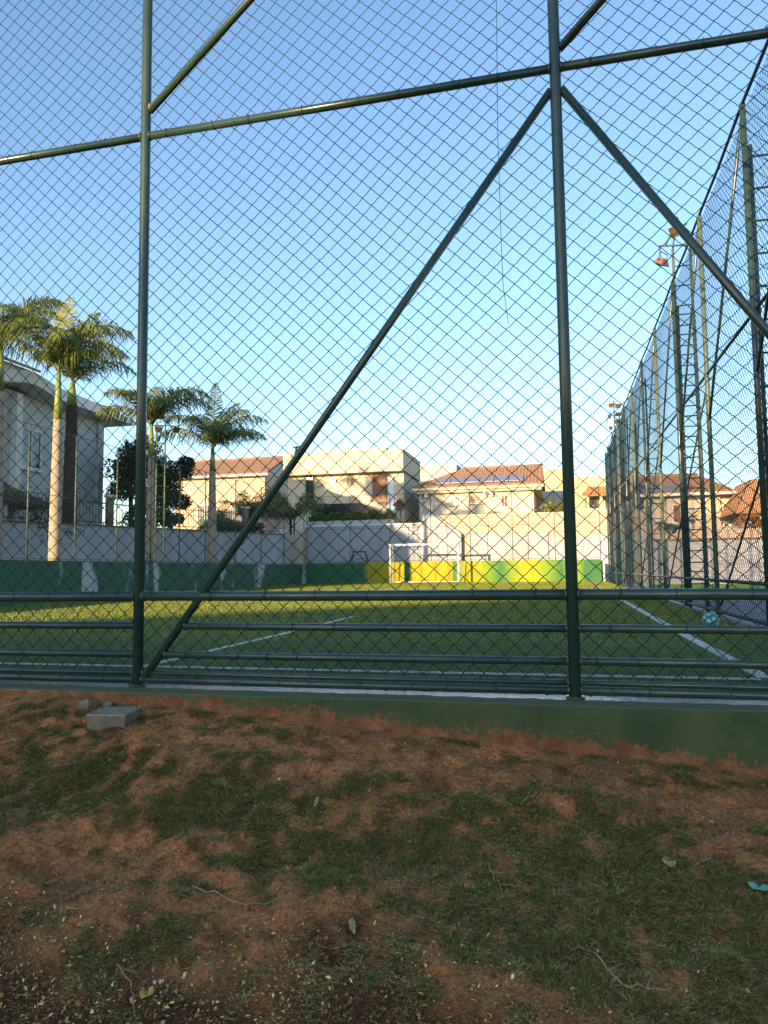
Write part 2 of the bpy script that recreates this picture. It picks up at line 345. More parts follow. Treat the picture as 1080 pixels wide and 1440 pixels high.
# ------------------------------------------------------------------ ground
def fz(y): return max(0., (y - 10)*.0045)
GX = lambda X: np.clip(-.285 - .072*X, -.62, -.03)
def bank_base(X, Y):
    t = np.clip((Y - 2.35)/2.4, 0, 1); g = GX(X)
    z = -.75 + (g + .75)*(t**.85)
    z = z - .10*np.clip(2.35 - Y, 0, 10)*.25
    # gentle mound crest and a small eroded scarp
    z = z + .035*np.exp(-((Y - 4.2)/.35)**2)*np.exp(-((X + .5)/1.2)**2)
    z = z - .07*np.exp(-((Y - 3.2)/.22)**2)*np.exp(-((X + 2.25)/.35)**2) - .04*np.exp(-((Y - 3.45)/.2)**2)*np.exp(-((X + 1.0)/.4)**2)
    return z
def bank_z(X, Y):
    edge = np.clip((4.75 - Y)/.25, .15, 1)
    return bank_base(X, Y) + edge*((fbm(X, Y, 3, 2.2, 4) - .5)*.12 + (fbm(X, Y, 20, 11, 4) - .5)*.06 + (vnoise(X, Y, 40, 70) - .5)*.008)
def blob(X, Y, cx, cy, rx, ry): return np.exp(-((X - cx)/rx)**2 - ((Y - cy)/ry)**2)
def grass_density(X, Y):
    d = fbm(X, Y, 60, 1.6, 3)*.6 + fbm(X, Y, 70, 5, 3)*.65 + (fbm(X, Y, 75, 11, 3) - .5)*1.5 - .36
    d = d + .30*blob(X, Y, .1, 3.2, .75, .5) + .30*blob(X, Y, -1.5, 3.75, .5, .22) + .32*blob(X, Y, -1.0, 3.3, .35, .3) + .25*blob(X, Y, -.3, 3.75, .6, .35) + .22*blob(X, Y, .8, 3.4, .6, .5)
    d = d + .22*blob(X, Y, -2.9, 3.8, .9, .5) + .15*blob(X, Y, -1.2, 2.75, .5, .15)
    d = d - .50*blob(X, Y, -2.25, 3.15, .42, .22) - .32*blob(X, Y, -1.5, 2.95, .5, .18) - .40*blob(X, Y, -.8, 4.35, 1.1, .28) - .3*blob(X, Y, -2.3, 4.3, .5, .2) - .35*blob(X, Y, -.9, 3.02, .3, .14) - .3*blob(X, Y, -1.0, 3.75, .25, .12) - .22*blob(X, Y, .9, 4.15, .8, .3)
    d = d - .35*np.clip((2.75 - Y)/.5, 0, 1)
    return np.clip(d, 0, 1)
xs = np.concatenate([np.arange(-9, -4.2, .12), np.arange(-4.2, 2.4, .016), np.arange(2.4, 7.2, .12)]); ys = np.concatenate([np.arange(-2, 2.1, .15), np.arange(2.1, 4.745, .016), [4.752]])
XX, YY = np.meshgrid(xs, ys); ZZ = bank_z(XX, YY)
V = np.stack([XX.ravel(), YY.ravel(), ZZ.ravel()], 1); nx, ny = len(xs), len(ys)
ii = (np.arange(ny-1)[:, None]*nx + np.arange(nx-1)[None]).ravel(); F = np.stack([ii, ii+1, ii+nx+1, ii+nx], 1)
def soil_mat():
    m = mat('red_soil_bank', (.62, .235, .080), (.33, .165, .07), .95, 2.2, detail=10, spec=.15)
    nt = m.node_tree; N = nt.nodes; L = nt.links; b = N['Principled BSDF']; src = b.inputs['Base Color'].links[0].from_socket
    at = N.new('ShaderNodeAttribute'); at.attribute_name = 'thatch'; la = N.new('ShaderNodeAttribute'); la.attribute_name = 'humus'
    g = N.new('ShaderNodeNewGeometry')
    n1 = N.new('ShaderNodeTexNoise'); n1.inputs['Scale'].default_value = 45; n1.inputs['Detail'].default_value = 8; n1.inputs['Roughness'].default_value = .75; L.new(g.outputs['Position'], n1.inputs['Vector'])
    th = N.new('ShaderNodeValToRGB'); th.color_ramp.elements[0].color = (.07, .048, .018, 1); th.color_ramp.elements[1].color = (.32, .21, .085, 1)
    th.color_ramp.elements[0].position = .35; th.color_ramp.elements[1].position = .7; L.new(n1.outputs['Fac'], th.inputs[0])
    mx = N.new('ShaderNodeMix'); mx.data_type = 'RGBA'; L.new(at.outputs['Fac'], mx.inputs[0]); L.new(src, mx.inputs[6]); L.new(th.outputs[0], mx.inputs[7])
    m2 = N.new('ShaderNodeMix'); m2.data_type = 'RGBA'; L.new(la.outputs['Fac'], m2.inputs[0]); L.new(mx.outputs[2], m2.inputs[6]); m2.inputs[7].default_value = (.050, .029, .013, 1)
    mr = N.new('ShaderNodeMapRange'); mr.inputs['From Min'].default_value = .3; mr.inputs['From Max'].default_value = .7; mr.inputs['To Min'].default_value = .30; mr.inputs['To Max'].default_value = 1.8; L.new(n1.outputs['Fac'], mr.inputs['Value'])
    hs = N.new('ShaderNodeHueSaturation'); L.new(m2.outputs[2], hs.inputs['Color']); L.new(mr.outputs[0], hs.inputs['Value']); L.new(hs.outputs[0], b.inputs['Base Color'])
    n2 = N.new('ShaderNodeTexNoise'); n2.inputs['Scale'].default_value = 90; n2.inputs['Detail'].default_value = 8; n2.inputs['Roughness'].default_value = .7; L.new(g.outputs['Position'], n2.inputs['Vector'])
    bp = N.new('ShaderNodeBump'); bp.inputs['Strength'].default_value = 1.0; bp.inputs['Distance'].default_value = .03; L.new(n2.outputs['Fac'], bp.inputs['Height']); L.new(bp.outputs[0], b.inputs['Normal'])
    return m
M['soil'] = soil_mat()
gb = struct(link('ground_bank', V, F, 'soil', smooth=True), 'bare red earth bank with worn grass below the fence wall', 'ground')
GD = grass_density(XX, YY)
a = gb.data.attributes.new('thatch', 'FLOAT', 'POINT'); a.data.foreach_set('value', np.clip((GD - .15)*2.2, 0, .85).ravel().astype(np.float32))
hm = np.clip((3.0 - YY)/.5 + (fbm(XX, YY, 80, 3, 3) - .5)*2.0 - .2*(XX > -.3), 0, .88) + .6*np.clip((fbm(XX, YY, 85, 9, 4) - .56)*5, 0, 1)*(YY > 2.8); hm = np.clip(hm, 0, .9)
a = gb.data.attributes.new('humus', 'FLOAT', 'POINT'); a.data.foreach_set('value', hm.ravel().astype(np.float32))
M['farground'] = mat('far_ground', (.10, .085, .05), (.06, .07, .03), .95, .1)
b_ = MB(); b_.add([(-900, -900, -1.2), (900, -900, -1.2), (900, 1500, -1.2), (-900, 1500, -1.2)], [(0, 1, 2, 3)]); struct(b_.build('ground', 'farground'), 'wide flat ground reaching the horizon', 'ground')
def sheet(name, pts, m, label, cat, nxs=1, nys=1):
    return struct(MB().add(pts, [(0, 1, 2, 3)]).build(name, m), label, cat)
# pitch: flat for 10 m, then a very slight rise
pv = [(-14.6, 5.15, 0), (2.48, 5.15, 0), (2.48, 10, 0), (-14.6, 10, 0), (2.48, 41, fz(41)), (-14.6, 41, fz(41))]
struct(MB().add(pv, [(0, 1, 2, 3), (3, 2, 4, 5)]).build('turf_pitch', 'turf'), 'green artificial turf football pitch', 'pitch')
lines = MB()
def line_strip(x0, x1, y0, y1):
    cuts = sorted({y0, y1} | ({10.} if y0 < 10 < y1 else set()))
    for a_, c_ in zip(cuts, cuts[1:]):
        lines.add([(x0, a_, fz(a_) + .005), (x1, a_, fz(a_) + .005), (x1, c_, fz(c_) + .005), (x0, c_, fz(c_) + .005)], [(0, 1, 2, 3)])
line_strip(1.44, 1.56, 6.12, 39.6); line_strip(-3.78, -3.68, 6.12, 13.0); line_strip(-14.1, 1.44, 6.0, 6.12); line_strip(-14.1, 1.44, 39.5, 39.6); line_strip(-14.1, -14.0, 6.12, 39.5)
struct(lines.build('pitch_markings', 'linewhite'), 'worn white lines painted on the turf', 'pitch lines')
sheet('yard', [(2.56, 4.5, -.03), (40, 4.5, -.03), (40, 42.6, -.62), (2.56, 42.6, -.62)], 'yard', 'grey concrete yard right of the side fence', 'yard')
struct(MB().box(2.48, 5.15, -.3, 2.55, 41, .05).build('kerb_strip', 'conc', bevel=.01), 'pale concrete kerb strip along the foot of the side fence', 'kerb')
M['lawn'] = mat('dark_lawn', (.035, .055, .018), (.09, .075, .03), .95, 3, bump=.6, bscale=60)  # mottled dark green and brown
struct(MB().box(-200, 5, -1.1, -14.8, 300, 1.27).build('lawn', 'lawn'), 'raised lawn strip above the left side wall', 'lawn')
struct(MB().box(-14.8, 41.2, -1.1, 2.3, 300, 1.22).build('terrace_ground', 'lawn'), 'raised ground behind the far pitch wall', 'ground')
struct(MB().box(2.3, 43.5, -1.1, 200, 300, 1.0).build('hill_ground', 'lawn'), 'raised ground of the gardens to the far right', 'ground')

# kerb wall under the front fence
k = MB(); k.box(-14.6, 4.75, -.9, 7, 5.15, 0)
tag(k.build('kerb_wall', 'kerbwall', bevel=.012), 'low green painted kerb wall stained with red earth under the front fence', 'wall')

# side and far pitch walls
lw = MB(); lw.box(-14.8, 5.15, -.2, -14.6, 41.2, 1.24)
tag(lw.build('pitch_wall', 'greenpeel', bevel=.01), 'dark green low side wall with peeling white patches left of the pitch', 'wall')
bw = MB(); bw.box(-14.6, 41, -.2, 2.2, 41.2, 1.34)
tag(bw.build('pitch_wall', 'backwall', bevel=.01), 'low green wall with sunlit yellow stretches put into its colour behind the far goal', 'wall')

# ------------------------------------------------------------------ chain link
def chainlink(name, origin, ux, wdt, zb, zt, a, r, parent, m, n=3, sub=1, wob=.006, seed=1, az=None):
    """zigzag wires hooked at a lattice of nodes in the vertical plane origin + s*ux"""
    ux = np.array(ux, float); un = np.array([-ux[1], ux[0], 0]); o = np.array(origin, float)
    az = az or a; nc = int(wdt/a); nr = int((zt - zb)/az)
    A = []; B = []
    c, rr = np.meshgrid(np.arange(nc), np.arange(nr), indexing='ij'); c = c.ravel(); rr = rr.ravel()
    even = ((c + rr) % 2 == 0)
    s0 = np.where(even, c, c+1)*a; s1 = np.where(even, c+1, c)*a
    # knuckles overlap a little: the wire passes slightly beyond the node column
    ov = a*.035; s0 = s0 + np.where(even, -ov, ov); s1 = s1 + np.where(even, ov, -ov)
    z0 = zb + rr*az; z1 = z0 + az
    d0 = np.where(even, -1., 1.)*r*.9; d1 = -d0
    def P(s, z, d):
        ws = wob*(np.sin(s*2.1 + seed) * np.cos(z*1.7 + 2*seed) + .6*np.sin(z*5.3 + s*3.1))
        wz = wob*(np.cos(s*1.3 + z*2.2 + seed) + .7*np.sin(s*4.7 + seed*3))
        dn = d + wob*2.5*np.sin(s*1.1 + .5*seed)*np.sin(z*.9)
        return o[None] + (s + ws)[:, None]*ux[None] + np.stack([0*z, 0*z, z + wz], 1) + dn[:, None]*un[None]
    if sub == 1: A, B = P(s0, z0, d0), P(s1, z1, d1)
    else:
        ts = np.linspace(0, 1, sub+1); As = []; Bs = []
        def Q(t):
            bul = a*.14*math.sin(PI*t)*np.where(even, 1., .2)
            prof = t + .05*math.sin(2*PI*t)
            return P(s0 + (s1 - s0)*prof, z0 + (z1 - z0)*t - bul*.6, d0 + (d1 - d0)*t)
        pts = [Q(t) for t in ts]
        A = np.concatenate(pts[:-1]); B = np.concatenate(pts[1:])
    V, F = tubes_np(A, B, r, n)
    return link(name, V, F, m, parent, smooth=True)

# ------------------------------------------------------------------ front fence
R0 = .039
ff = thing('front_fence', (0, 5, 0), 'tall green chain link fence with round posts, rails and diagonal braces on the kerb wall', 'fence')
PX = [-6.33, -3.13, .075, 2.6]; ZT = 7.1
for x in PX: MB().tube([(x, 5, -.02), (x, 5, 2.5), (x, 5, 5), (x, 5, ZT)], R0, 16).build('post', 'pole', ff, smooth=True)
for x in PX: MB().tube([(x, 5, .003), (x, 5, .02)], R0*1.6, 16).build('base_plate', 'pole', ff)
YB = 5.0
def rail(x0, x1, z, r=.029):
    for xe, sg in ((x0, 1), (x1, -1)):
        if -4.6 < xe < 1.6: MB().tube([(xe + sg*.004, YB, z), (xe + sg*.010, YB, z), (xe + sg*.020, YB, z)], [r*1.22, r*1.16, r*1.0], 12).build('weld_bead', 'pole', ff, smooth=True)
    MB().tube([(x0, YB, z), ((x0+x1)/2, YB, z - .004), (x1, YB, z)], r, 12).build('rail', 'pole', ff, smooth=True)
def brace(p, q, r=.029): MB().tube([(p[0], YB, p[1]), (q[0], YB, q[1])], r, 12).build('brace', 'pole', ff, smooth=True)
br = {0: ((-6.33 + .05, 4.2), (-3.2, .09)), 1: ((.05, 4.19), (-3.06, .08)), 2: ((.11, 4.19), (2.56, .35))}
for i in range(3):
    xa, xb = PX[i] + R0*.8, PX[i+1] - R0*.8
    for z in (4.352, 7.06): rail(xa, xb, z, .031 if z < 5 else .034)
    rail(xa, xb, .68, .037)
    rail(xa, xb, .055, .028); rail(xa, xb, .105, .019)
    for z in (.457, .244):
        if i == 1:
            f = (z - .08)/(4.19 - .08); rail(-3.06 + f*(3.11) + .03, xb, z, .027)
        else: rail(xa, xb, z, .027)
brace((.04, 4.19), (-3.07, .07)); brace((.115, 4.19), (2.56, .50)); 
brace((-3.10, 4.56), (-.35, 7.02)); brace((.11, 4.49), (2.5, 6.95)); brace((-6.3, 4.56), (-3.55, 7.02))
rj = MB(); rj.sphere((-3.088, 4.99, 4.585), (.016, .022, .036), 10, 8); rj.build('weld_joint', 'rust', ff, smooth=True)
chainlink('wire_mesh', (-6.30, 5.045, 0), (1, 0, 0), 8.85, .02, ZT, .0688, .0029, ff, 'wire', 4, 3, .009, 2, .0645)
rr = random.Random(3); ntie = 0
for z, r in ((.68, .039), (.457, .029), (.244, .029), (.09, .046), (4.352, .033)):
    x = -5.4 if z > 4 else -4.5
    while x < 1.4:
        x += rr.uniform(.22, .48)
        if min(abs(x - p) for p in PX) < .08 or ntie > 98: continue
        ntie += 1; t = rr.uniform(-.4, .4); pts = [(x + t*.03*math.cos(an), 5 - r*1.06*math.sin(an), z + r*1.06*math.cos(an)) for an in np.linspace(-.6, PI + .6, 10)]
        MB().tube(pts, .0026, 5).build('wire_tie', 'tie', ff, smooth=True)
# loose wire
lwire = MB(); lwire.tube([(-.33, 5.09, 7.05), (-.335, 5.09, 6), (-.325, 5.09, 5), (-.34, 5.09, 4), (-.335, 5.09, 3.2), (-.33, 5.09, 2.87), (-.315, 5.09, 2.72), (-.30, 5.09, 2.58)], .0024, 5)
tag(lwire.build('loose_wire', 'tie', loc=(-.33, 5.09, 7.05), smooth=True), 'thin loose wire hanging down inside the fence mesh left of the middle post', 'wire')

# ------------------------------------------------------------------ right side fence
sf = thing('side_fence', (2.6, 23, 0), 'very tall green chain link fence with ladder buttresses running along the right touchline', 'fence')
XF, ZS = 2.6, 7.08
PY = [7.15 + 3.15*i for i in range(11)] + [41.0]
for i, y in enumerate(PY):
    zt = ZS + (.03 if i % 2 else 0)
    MB().tube([(XF, y, -.05), (XF, y, 3.5), (XF, y, zt)], .040, 10).build('post', 'polelight' if i in (2, 4, 6, 8) else 'pole', sf, smooth=True)
top = [(XF, 5.1, ZS)]
for i in range(len(PY)-1):
    y0, y1 = PY[i], PY[i+1]
    top += [(XF, y0, ZS + (.03 if i % 2 else 0)), (XF, (y0+y1)/2, ZS - .015)]
top.append((XF, 41, ZS))
MB().tube(top, .024, 8).build('top_rail', 'wireblue', sf, smooth=True)
for z, r in ((4.2, .024), (.62, .028), (.10, .028)): MB().tube([(XF, 5.1, z), (XF, 23, z), (XF, 41, z)], r, 8).build('rail', 'pole', sf, smooth=True)
for i in range(len(PY)-1):
    y0, y1 = PY[i], PY[i+1]
    MB().tube([(XF, y0 + .05, ZS - .1), (XF, y1 - .05, 3.4)], .022, 8).build('brace', 'pole', sf, smooth=True)
for i in (0, 2, 4, 6):
    MB().tube([(XF + .03, PY[i] + .1, 4.1), (XF + .03, PY[i+2] - .1, .2)], .017, 8).build('brace', 'pole', sf, smooth=True)
for i in (1, 3, 5, 7, 9):
    y = PY[i]; xo = XF + .42
    tr = MB().tube([(xo, y, -.25), (xo, y, 3), (xo - .02, y, 6.4)], .036, 10).build('buttress', 'polelight', sf, smooth=True)
    MB().tube([(XF + .11, y + .16, -.05), (XF + .11, y + .16, 6.6)], .028, 8).build('upright', 'pole', tr, smooth=True)
    z = .5
    while z < 6.4:
        MB().tube([(XF + .02, y, z), (xo, y, z)], .015, 6).build('rung', 'pole', tr); z += .45
chainlink('wire_mesh', (XF + .045, 5.1, 0), (0, 1, 0), 35.9, .06, ZS, .0577, .0035, sf, 'wireblue', 3, 1, .006, 5)

# left side fence and far fence nets
def net_fence(name, label, ux, org, length, posts, zb, zt, r, ps, pm):
    t = thing(name, (org[0], org[1], zb), label, 'fence')
    ux = np.array(ux, float); o = np.array(org, float)
    for s in posts:
        p = o + ux*s; MB().tube([(p[0], p[1], zb - .05), (p[0], p[1], zt)], ps, 8).build('post', pm, t, smooth=True)
    for z in (zt - .01, (zb + zt)/2, zb + .08):
        e = o + ux*length; MB().tube([(o[0], o[1], z), (e[0], e[1], z)], .011, 6).build('rail', pm, t, smooth=True)
    chainlink('wire_mesh', (o[0], o[1], 0), ux, length, zb, zt, .0577, r, t, 'wirefar', 3, 1, .006, 9)
    return t
net_fence('side_fence', 'slim green chain link fence on top of the left pitch wall', (0, 1, 0), (-14.7, 12.0, 0), 29, [0, 3.1, 5.75, 7.85, 10.05, 12.2, 14.3, 16.5, 19.5, 22.5, 25.7, 28.9], 1.24, 5.2, .0011, .025, 'polelight')
net_fence('back_fence', 'fine chain link fence with thin posts standing on the far pitch wall', (1, 0, 0), (-14.6, 41.1, 0), 16.8, [0, 2.7, 5.1, 7.5, 9.75, 12.1, 14.4, 16.78], 1.34, 5.3, .0010, .018, 'iron')

# corner pipe beside the far wall
tag(MB().tube([(2.32, 40.9, .05), (2.32, 40.9, 1.4), (2.32, 40.9, 2.4)], .06, 10).build('corner_pipe', 'white', loc=(2.32, 40.9, .05), smooth=True), 'white upright pipe at the right end of the far green wall', 'pipe')

# ------------------------------------------------------------------ goal
g = thing('football_goal', (-7.24, 39.6, .13), 'white football goal standing before the yellow sunlit-coloured part of the far wall', 'goal')
gx0, gx1, gy, gz = -9.14, -5.34, 39.55, 2.27
for x in (gx0, gx1): MB().tube([(x, gy, .13), (x, gy, gz)], .06, 12).build('goal_post', 'netwhite', g, smooth=True)
MB().tube([(gx0 - .06, gy, gz), (gx1 + .06, gy, gz)], .06, 12).build('crossbar', 'netwhite', g, smooth=True)
for x in (gx0, gx1): MB().tube([(x, gy, gz), (x, gy + .55, gz - .05), (x, gy + 1.1, .2)], .025, 8).build('back_stay', 'netwhite', g, smooth=True)
MB().tube([(gx0, gy + 1.1, .2), (gx1, gy + 1.1, .2)], .025, 8).build('ground_bar', 'netwhite', g, smooth=True)

# football (turquoise panels)
bl = thing('football', (1.96, 10.68, .0), 'turquoise football lying by the side fence on the right touchline', 'ball')
MB().sphere((1.96, 10.68, .115), .115, 24, 16).build('ball_cover', 'turq', bl, smooth=True)
pan = MB()
for th, ph in ((.5, 4.2), (1.2, 5.0), (1.1, 3.6), (.6, 1.5), (1.5, 4.3), (1.4, 2.6), (1.3, 1), (1.9, 5.4)):
    n = Vector((math.sin(th)*math.cos(ph), math.sin(th)*math.sin(ph), math.cos(th))); u = n.orthogonal().normalized(); v = n.cross(u)
    c = Vector((1.96, 10.68, .115)); ring = [tuple(c + (n*.97 + (u*math.cos(k*2*PI/5) + v*math.sin(k*2*PI/5))*.30).normalized()*.117) for k in range(5)]
    pan.add(ring + [tuple(c + n*.1185)], [(k, (k+1) % 5, 5) for k in range(5)])
pan.build('ball_panels', mat('pale_teal_leather', (.30, .48, .48), (.24, .42, .43), .5, 8), bl)

# ------------------------------------------------------------------ floodlight masts
def lamp(c, aim, size, parent, housing='lampgrey', glass='reflector'):
    """floodlight: flared housing, amber glass front and a U yoke"""
    n = Vector(aim).normalized(); u = n.cross(Vector((0, 0, 1))).normalized(); v = u.cross(n); c = Vector(c); s = size/2
    def P(a, b, d): return tuple(c + u*a*s + v*b*s + n*d*size)
    hb = MB().hexa([P(-.6, -.5, -.35), P(.6, -.5, -.35), P(1, -.75, .0), P(-1, -.75, .0), P(-.6, .5, -.35), P(.6, .5, -.35), P(1, .75, .0), P(-1, .75, .0)])
    hb.hexa([P(-1.06, -.82, 0.002), P(1.06, -.82, 0.002), P(1.06, -.82, .09), P(-1.06, -.82, .09), P(-1.06, -.72, 0.002), P(1.06, -.72, 0.002), P(1.06, -.72, .09), P(-1.06, -.72, .09)])
    hb.hexa([P(-1.06, .72, 0.002), P(1.06, .72, 0.002), P(1.06, .72, .09), P(-1.06, .72, .09), P(-1.06, .82, 0.002), P(1.06, .82, 0.002), P(1.06, .82, .09), P(-1.06, .82, .09)])
    for sg in (-1, 1):
        x0, x1 = (.96*sg, 1.06*sg); hb.hexa([P(x0, -.71, 0.002), P(x1, -.71, 0.002), P(x1, -.71, .09), P(x0, -.71, .09), P(x0, .71, 0.002), P(x1, .71, 0.002), P(x1, .71, .09), P(x0, .71, .09)])
    o = hb.build('lamp', housing, parent)
    MB().hexa([P(-.93, -.69, .004), P(.93, -.69, .004), P(.93, -.69, .05), P(-.93, -.69, .05), P(-.93, .69, .004), P(.93, .69, .004), P(.93, .69, .05), P(-.93, .69, .05)]).build('lamp_glass', glass, o)
    MB().tube([P(-1.12, 0, -.1), P(-1.12, .2, -.75), P(1.12, .2, -.75), P(1.12, 0, -.1)], .012, 6).build('yoke', 'dark', o)
    return o
def mast(base, wdir, width, ztop, zbase, label, zstep=.45, mm='polelight', r=.03):
    t = thing('floodlight_mast', (base[0], base[1], zbase), label, 'floodlight mast', 'floodlight masts around the pitch')
    wd = np.array(wdir, float); b = np.array(base, float)
    for s in (0, width):
        p = b + wd*s; MB().tube([(p[0], p[1], zbase), (p[0], p[1], ztop)], r, 10).build('upright', mm, t, smooth=True)
    z = zbase + .5
    while z < ztop:
        p = b + wd*width; MB().tube([(b[0], b[1], z), (p[0], p[1], z)], r*.45, 6).build('rung', 'pole', t); z += zstep
    return t
vr = (.972, .233)                                # to the right as seen from the camera
mB = mast((2.66, 16.75), (1, 0), .36, 7.9, -.2, 'tall ladder mast with an amber floodlight above the side fence')
ap = (2.78, 16.75, 8.62)
br_ = MB()
for q in ((2.66, 16.75, 7.9), (3.02, 16.75, 7.95), (2.50, 16.6, 7.95)): br_.tube([ap, q], .018, 6)
br_.tube([(2.35, 16.62, 7.95), (3.05, 16.75, 7.95)], .022, 6); br_.tube([(2.36, 16.62, 7.95), (2.40, 16.6, 7.55)], .014, 6)
br_.build('lamp_bracket', 'polelight', mB, smooth=True)
lamp((2.72, 16.55, 8.22), (-.55, -.55, -.55), .28, mB)
lamp((2.38, 16.55, 7.52), (-.35, .25, -.9), .29, mB, 'lampred', 'alu')
mD = mast((2.72, 35.5), (1, 0), .36, 8.3, -.3, 'distant ladder mast with several small floodlights at the far end of the side fence')
for dx, z, ai in ((-.12, 8.5, (-.6, -.7, -.3)), (.18, 8.45, (.2, -.8, -.4)), (-.25, 7.95, (-.8, .2, -.5)), (.12, 7.7, (-.2, -.8, -.5)), (-.2, 7.4, (-.9, -.2, -.3)), (.15, 8.05, (.4, -.6, -.5))):
    lamp((2.72 + dx, 35.4, z), ai, .24, mD, 'lampred' if dx < -.1 and z > 8 else 'lampgrey')
MB().tube([(2.35, 35.45, 7.6), (2.72, 35.5, 8.75), (3.1, 35.5, 7.9)], .025, 6).build('lamp_bracket', 'polelight', mD)
MB().tube([(2.72, 35.5, 7.3), (2.72, 35.5, 8.75)], .03, 6).build('mast_head', 'polelight', mD)
mL = mast((-15.1, 25.2), vr, .33, 6.75, 1.2, 'green ladder mast with two floodlights standing left among the palms', .42)
MB().tube([(-15.2, 25.2, 6.62), (-15.1 + .97*.9, 25.2 + .233*.9, 6.56)], .02, 6).build('lamp_bracket', 'dark', mL)
lamp((-15.02, 25.2, 6.45), (.3, -.6, -.6), .26, mL); lamp((-14.35, 25.36, 6.42), (.7, -.3, -.5), .28, mL)

# ------------------------------------------------------------------ inspection box
ib = thing('inspection_box', (-2.96, 4.45, -.14), 'small concrete inspection box with a checkered metal lid by the kerb wall', 'inspection box')
rz = math.radians(9)
MB().obox((-2.96, 4.46, -.17), (.26, .27, .17), rz).build('box_body', 'conc', ib, bevel=.006)
ld = MB().obox((-2.96, 4.46, -.0785), (.265, .275, .012), rz)
Rz3 = Matrix.Rotation(rz, 3, 'Z')
for i in range(9):
    for j in range(9):
        c = Vector((-2.96, 4.46, -.071)) + Rz3 @ Vector((-.116 + .029*i, -.12 + .03*j, 0)); ld.obox(c, (.021, .006, .005), rz + (.8 if (i+j) % 2 else -.8))
ld.build('lid', 'lid', ib)

for q, (x, y, r_, lb) in enumerate(((-3.30, 4.62, .055, 'chipped lump of broken kerb concrete left of the inspection box'), (-3.15, 4.66, .035, 'small concrete chip between the box and the kerb wall'))):
    rs_ = MB(); rs_.sphere((x, y, -.075), (r_, r_*.7, r_*.6), 9, 6); rg = np.random.default_rng(200 + q); rs_.v[0] = rs_.v[0] + rg.normal(size=rs_.v[0].shape)*r_*.10
    tag(rs_.build('rubble', 'conc', loc=(x, y, -.06)), lb, 'rubble')
# ------------------------------------------------------------------ vegetation helpers
def leafmesh(C, size, rng, aspect=.55, up=None):
    """one bent quad pair per centre"""
    n = len(C); d = rng.normal(size=(n, 3)); d /= np.linalg.norm(d, axis=1, keepdims=True)
    e = rng.normal(size=(n, 3)); e -= d*np.sum(d*e, 1, keepdims=True); e /= np.linalg.norm(e, axis=1, keepdims=True)
    s = size*rng.uniform(.6, 1.3, (n, 1)); nn = np.cross(d, e)
    p0 = C - d*s*.5; p1 = C + e*s*aspect*.5 + nn*s*.06; p2 = C + d*s*.5; p3 = C - e*s*aspect*.5 + nn*s*.06
    V = np.stack([p0, p1, p2, p3], 1).reshape(-1, 3); F = (np.arange(n)*4)[:, None] + np.array([[0, 1, 2, 3]])
    return V, F
def crown_pts(c, rad, n, nclump, rng, flat=.3):
    c = np.array(c); rad = np.array(rad)
    d = rng.normal(size=(nclump, 3)); d /= np.linalg.norm(d, axis=1, keepdims=True); d[:, 2] = np.where(d[:, 2] < -.5, -d[:, 2], d[:, 2])
    cc = c + d*rad*rng.uniform(.35, .92, (nclump, 1)); k = rng.integers(0, nclump, n)
    off = rng.normal(size=(n, 3)); off /= np.linalg.norm(off, axis=1, keepdims=True)
    return cc[k] + off*(rad.mean()*rng.uniform(.2, .42, nclump)[k][:, None])*rng.uniform(.3, 1, (n, 1))**.5*np.array([1, 1, .8]), cc
def tree(name, base, height, c, rad, n, leaf, label, cat, m, seed, nclump=26, trunk_r=.14, group=None, bark='bark'):
    rng = np.random.default_rng(seed); t = thing(name, base, label, cat, group)
    P, cc = crown_pts(c, rad, n, nclump, rng)
    tb = MB(); b = np.array(base, float); top = np.array(c, float) - np.array([0, 0, rad[2]*.3])
    tb.tube([b, (b + top)/2 + rng.normal(size=3)*.08, top], [trunk_r, trunk_r*.75, trunk_r*.5], 8)
    for q in cc[:14]: tb.tube([(b + top)/2 + (top - b)*.25, (top + q)/2 + rng.normal(size=3)*.1, q], [trunk_r*.4, trunk_r*.25, trunk_r*.08], 5)
    tb.build('trunk', bark, t, smooth=True)
    V, F = leafmesh(P, leaf, rng); link('crown', V, F, m, t); return t
def shrub(name, base, rad, n, leaf, label, cat, m, seed, nclump=14, group=None):
    rng = np.random.default_rng(seed); t = thing(name, base, label, cat, group); b = np.array(base, float)
    P, cc = crown_pts(b + np.array([0, 0, rad[2]*.9]), rad, n, nclump, rng); P[:, 2] = np.maximum(P[:, 2], base[2] + .02)
    sb = MB()
    for q in cc[:8]: sb.tube([b, (b + q)/2 + rng.normal(size=3)*.04, q], [.03, .02, .008], 5)
    sb.build('stems', 'bark', t); V, F = leafmesh(P, leaf, rng); link('foliage', V, F, m, t); return t

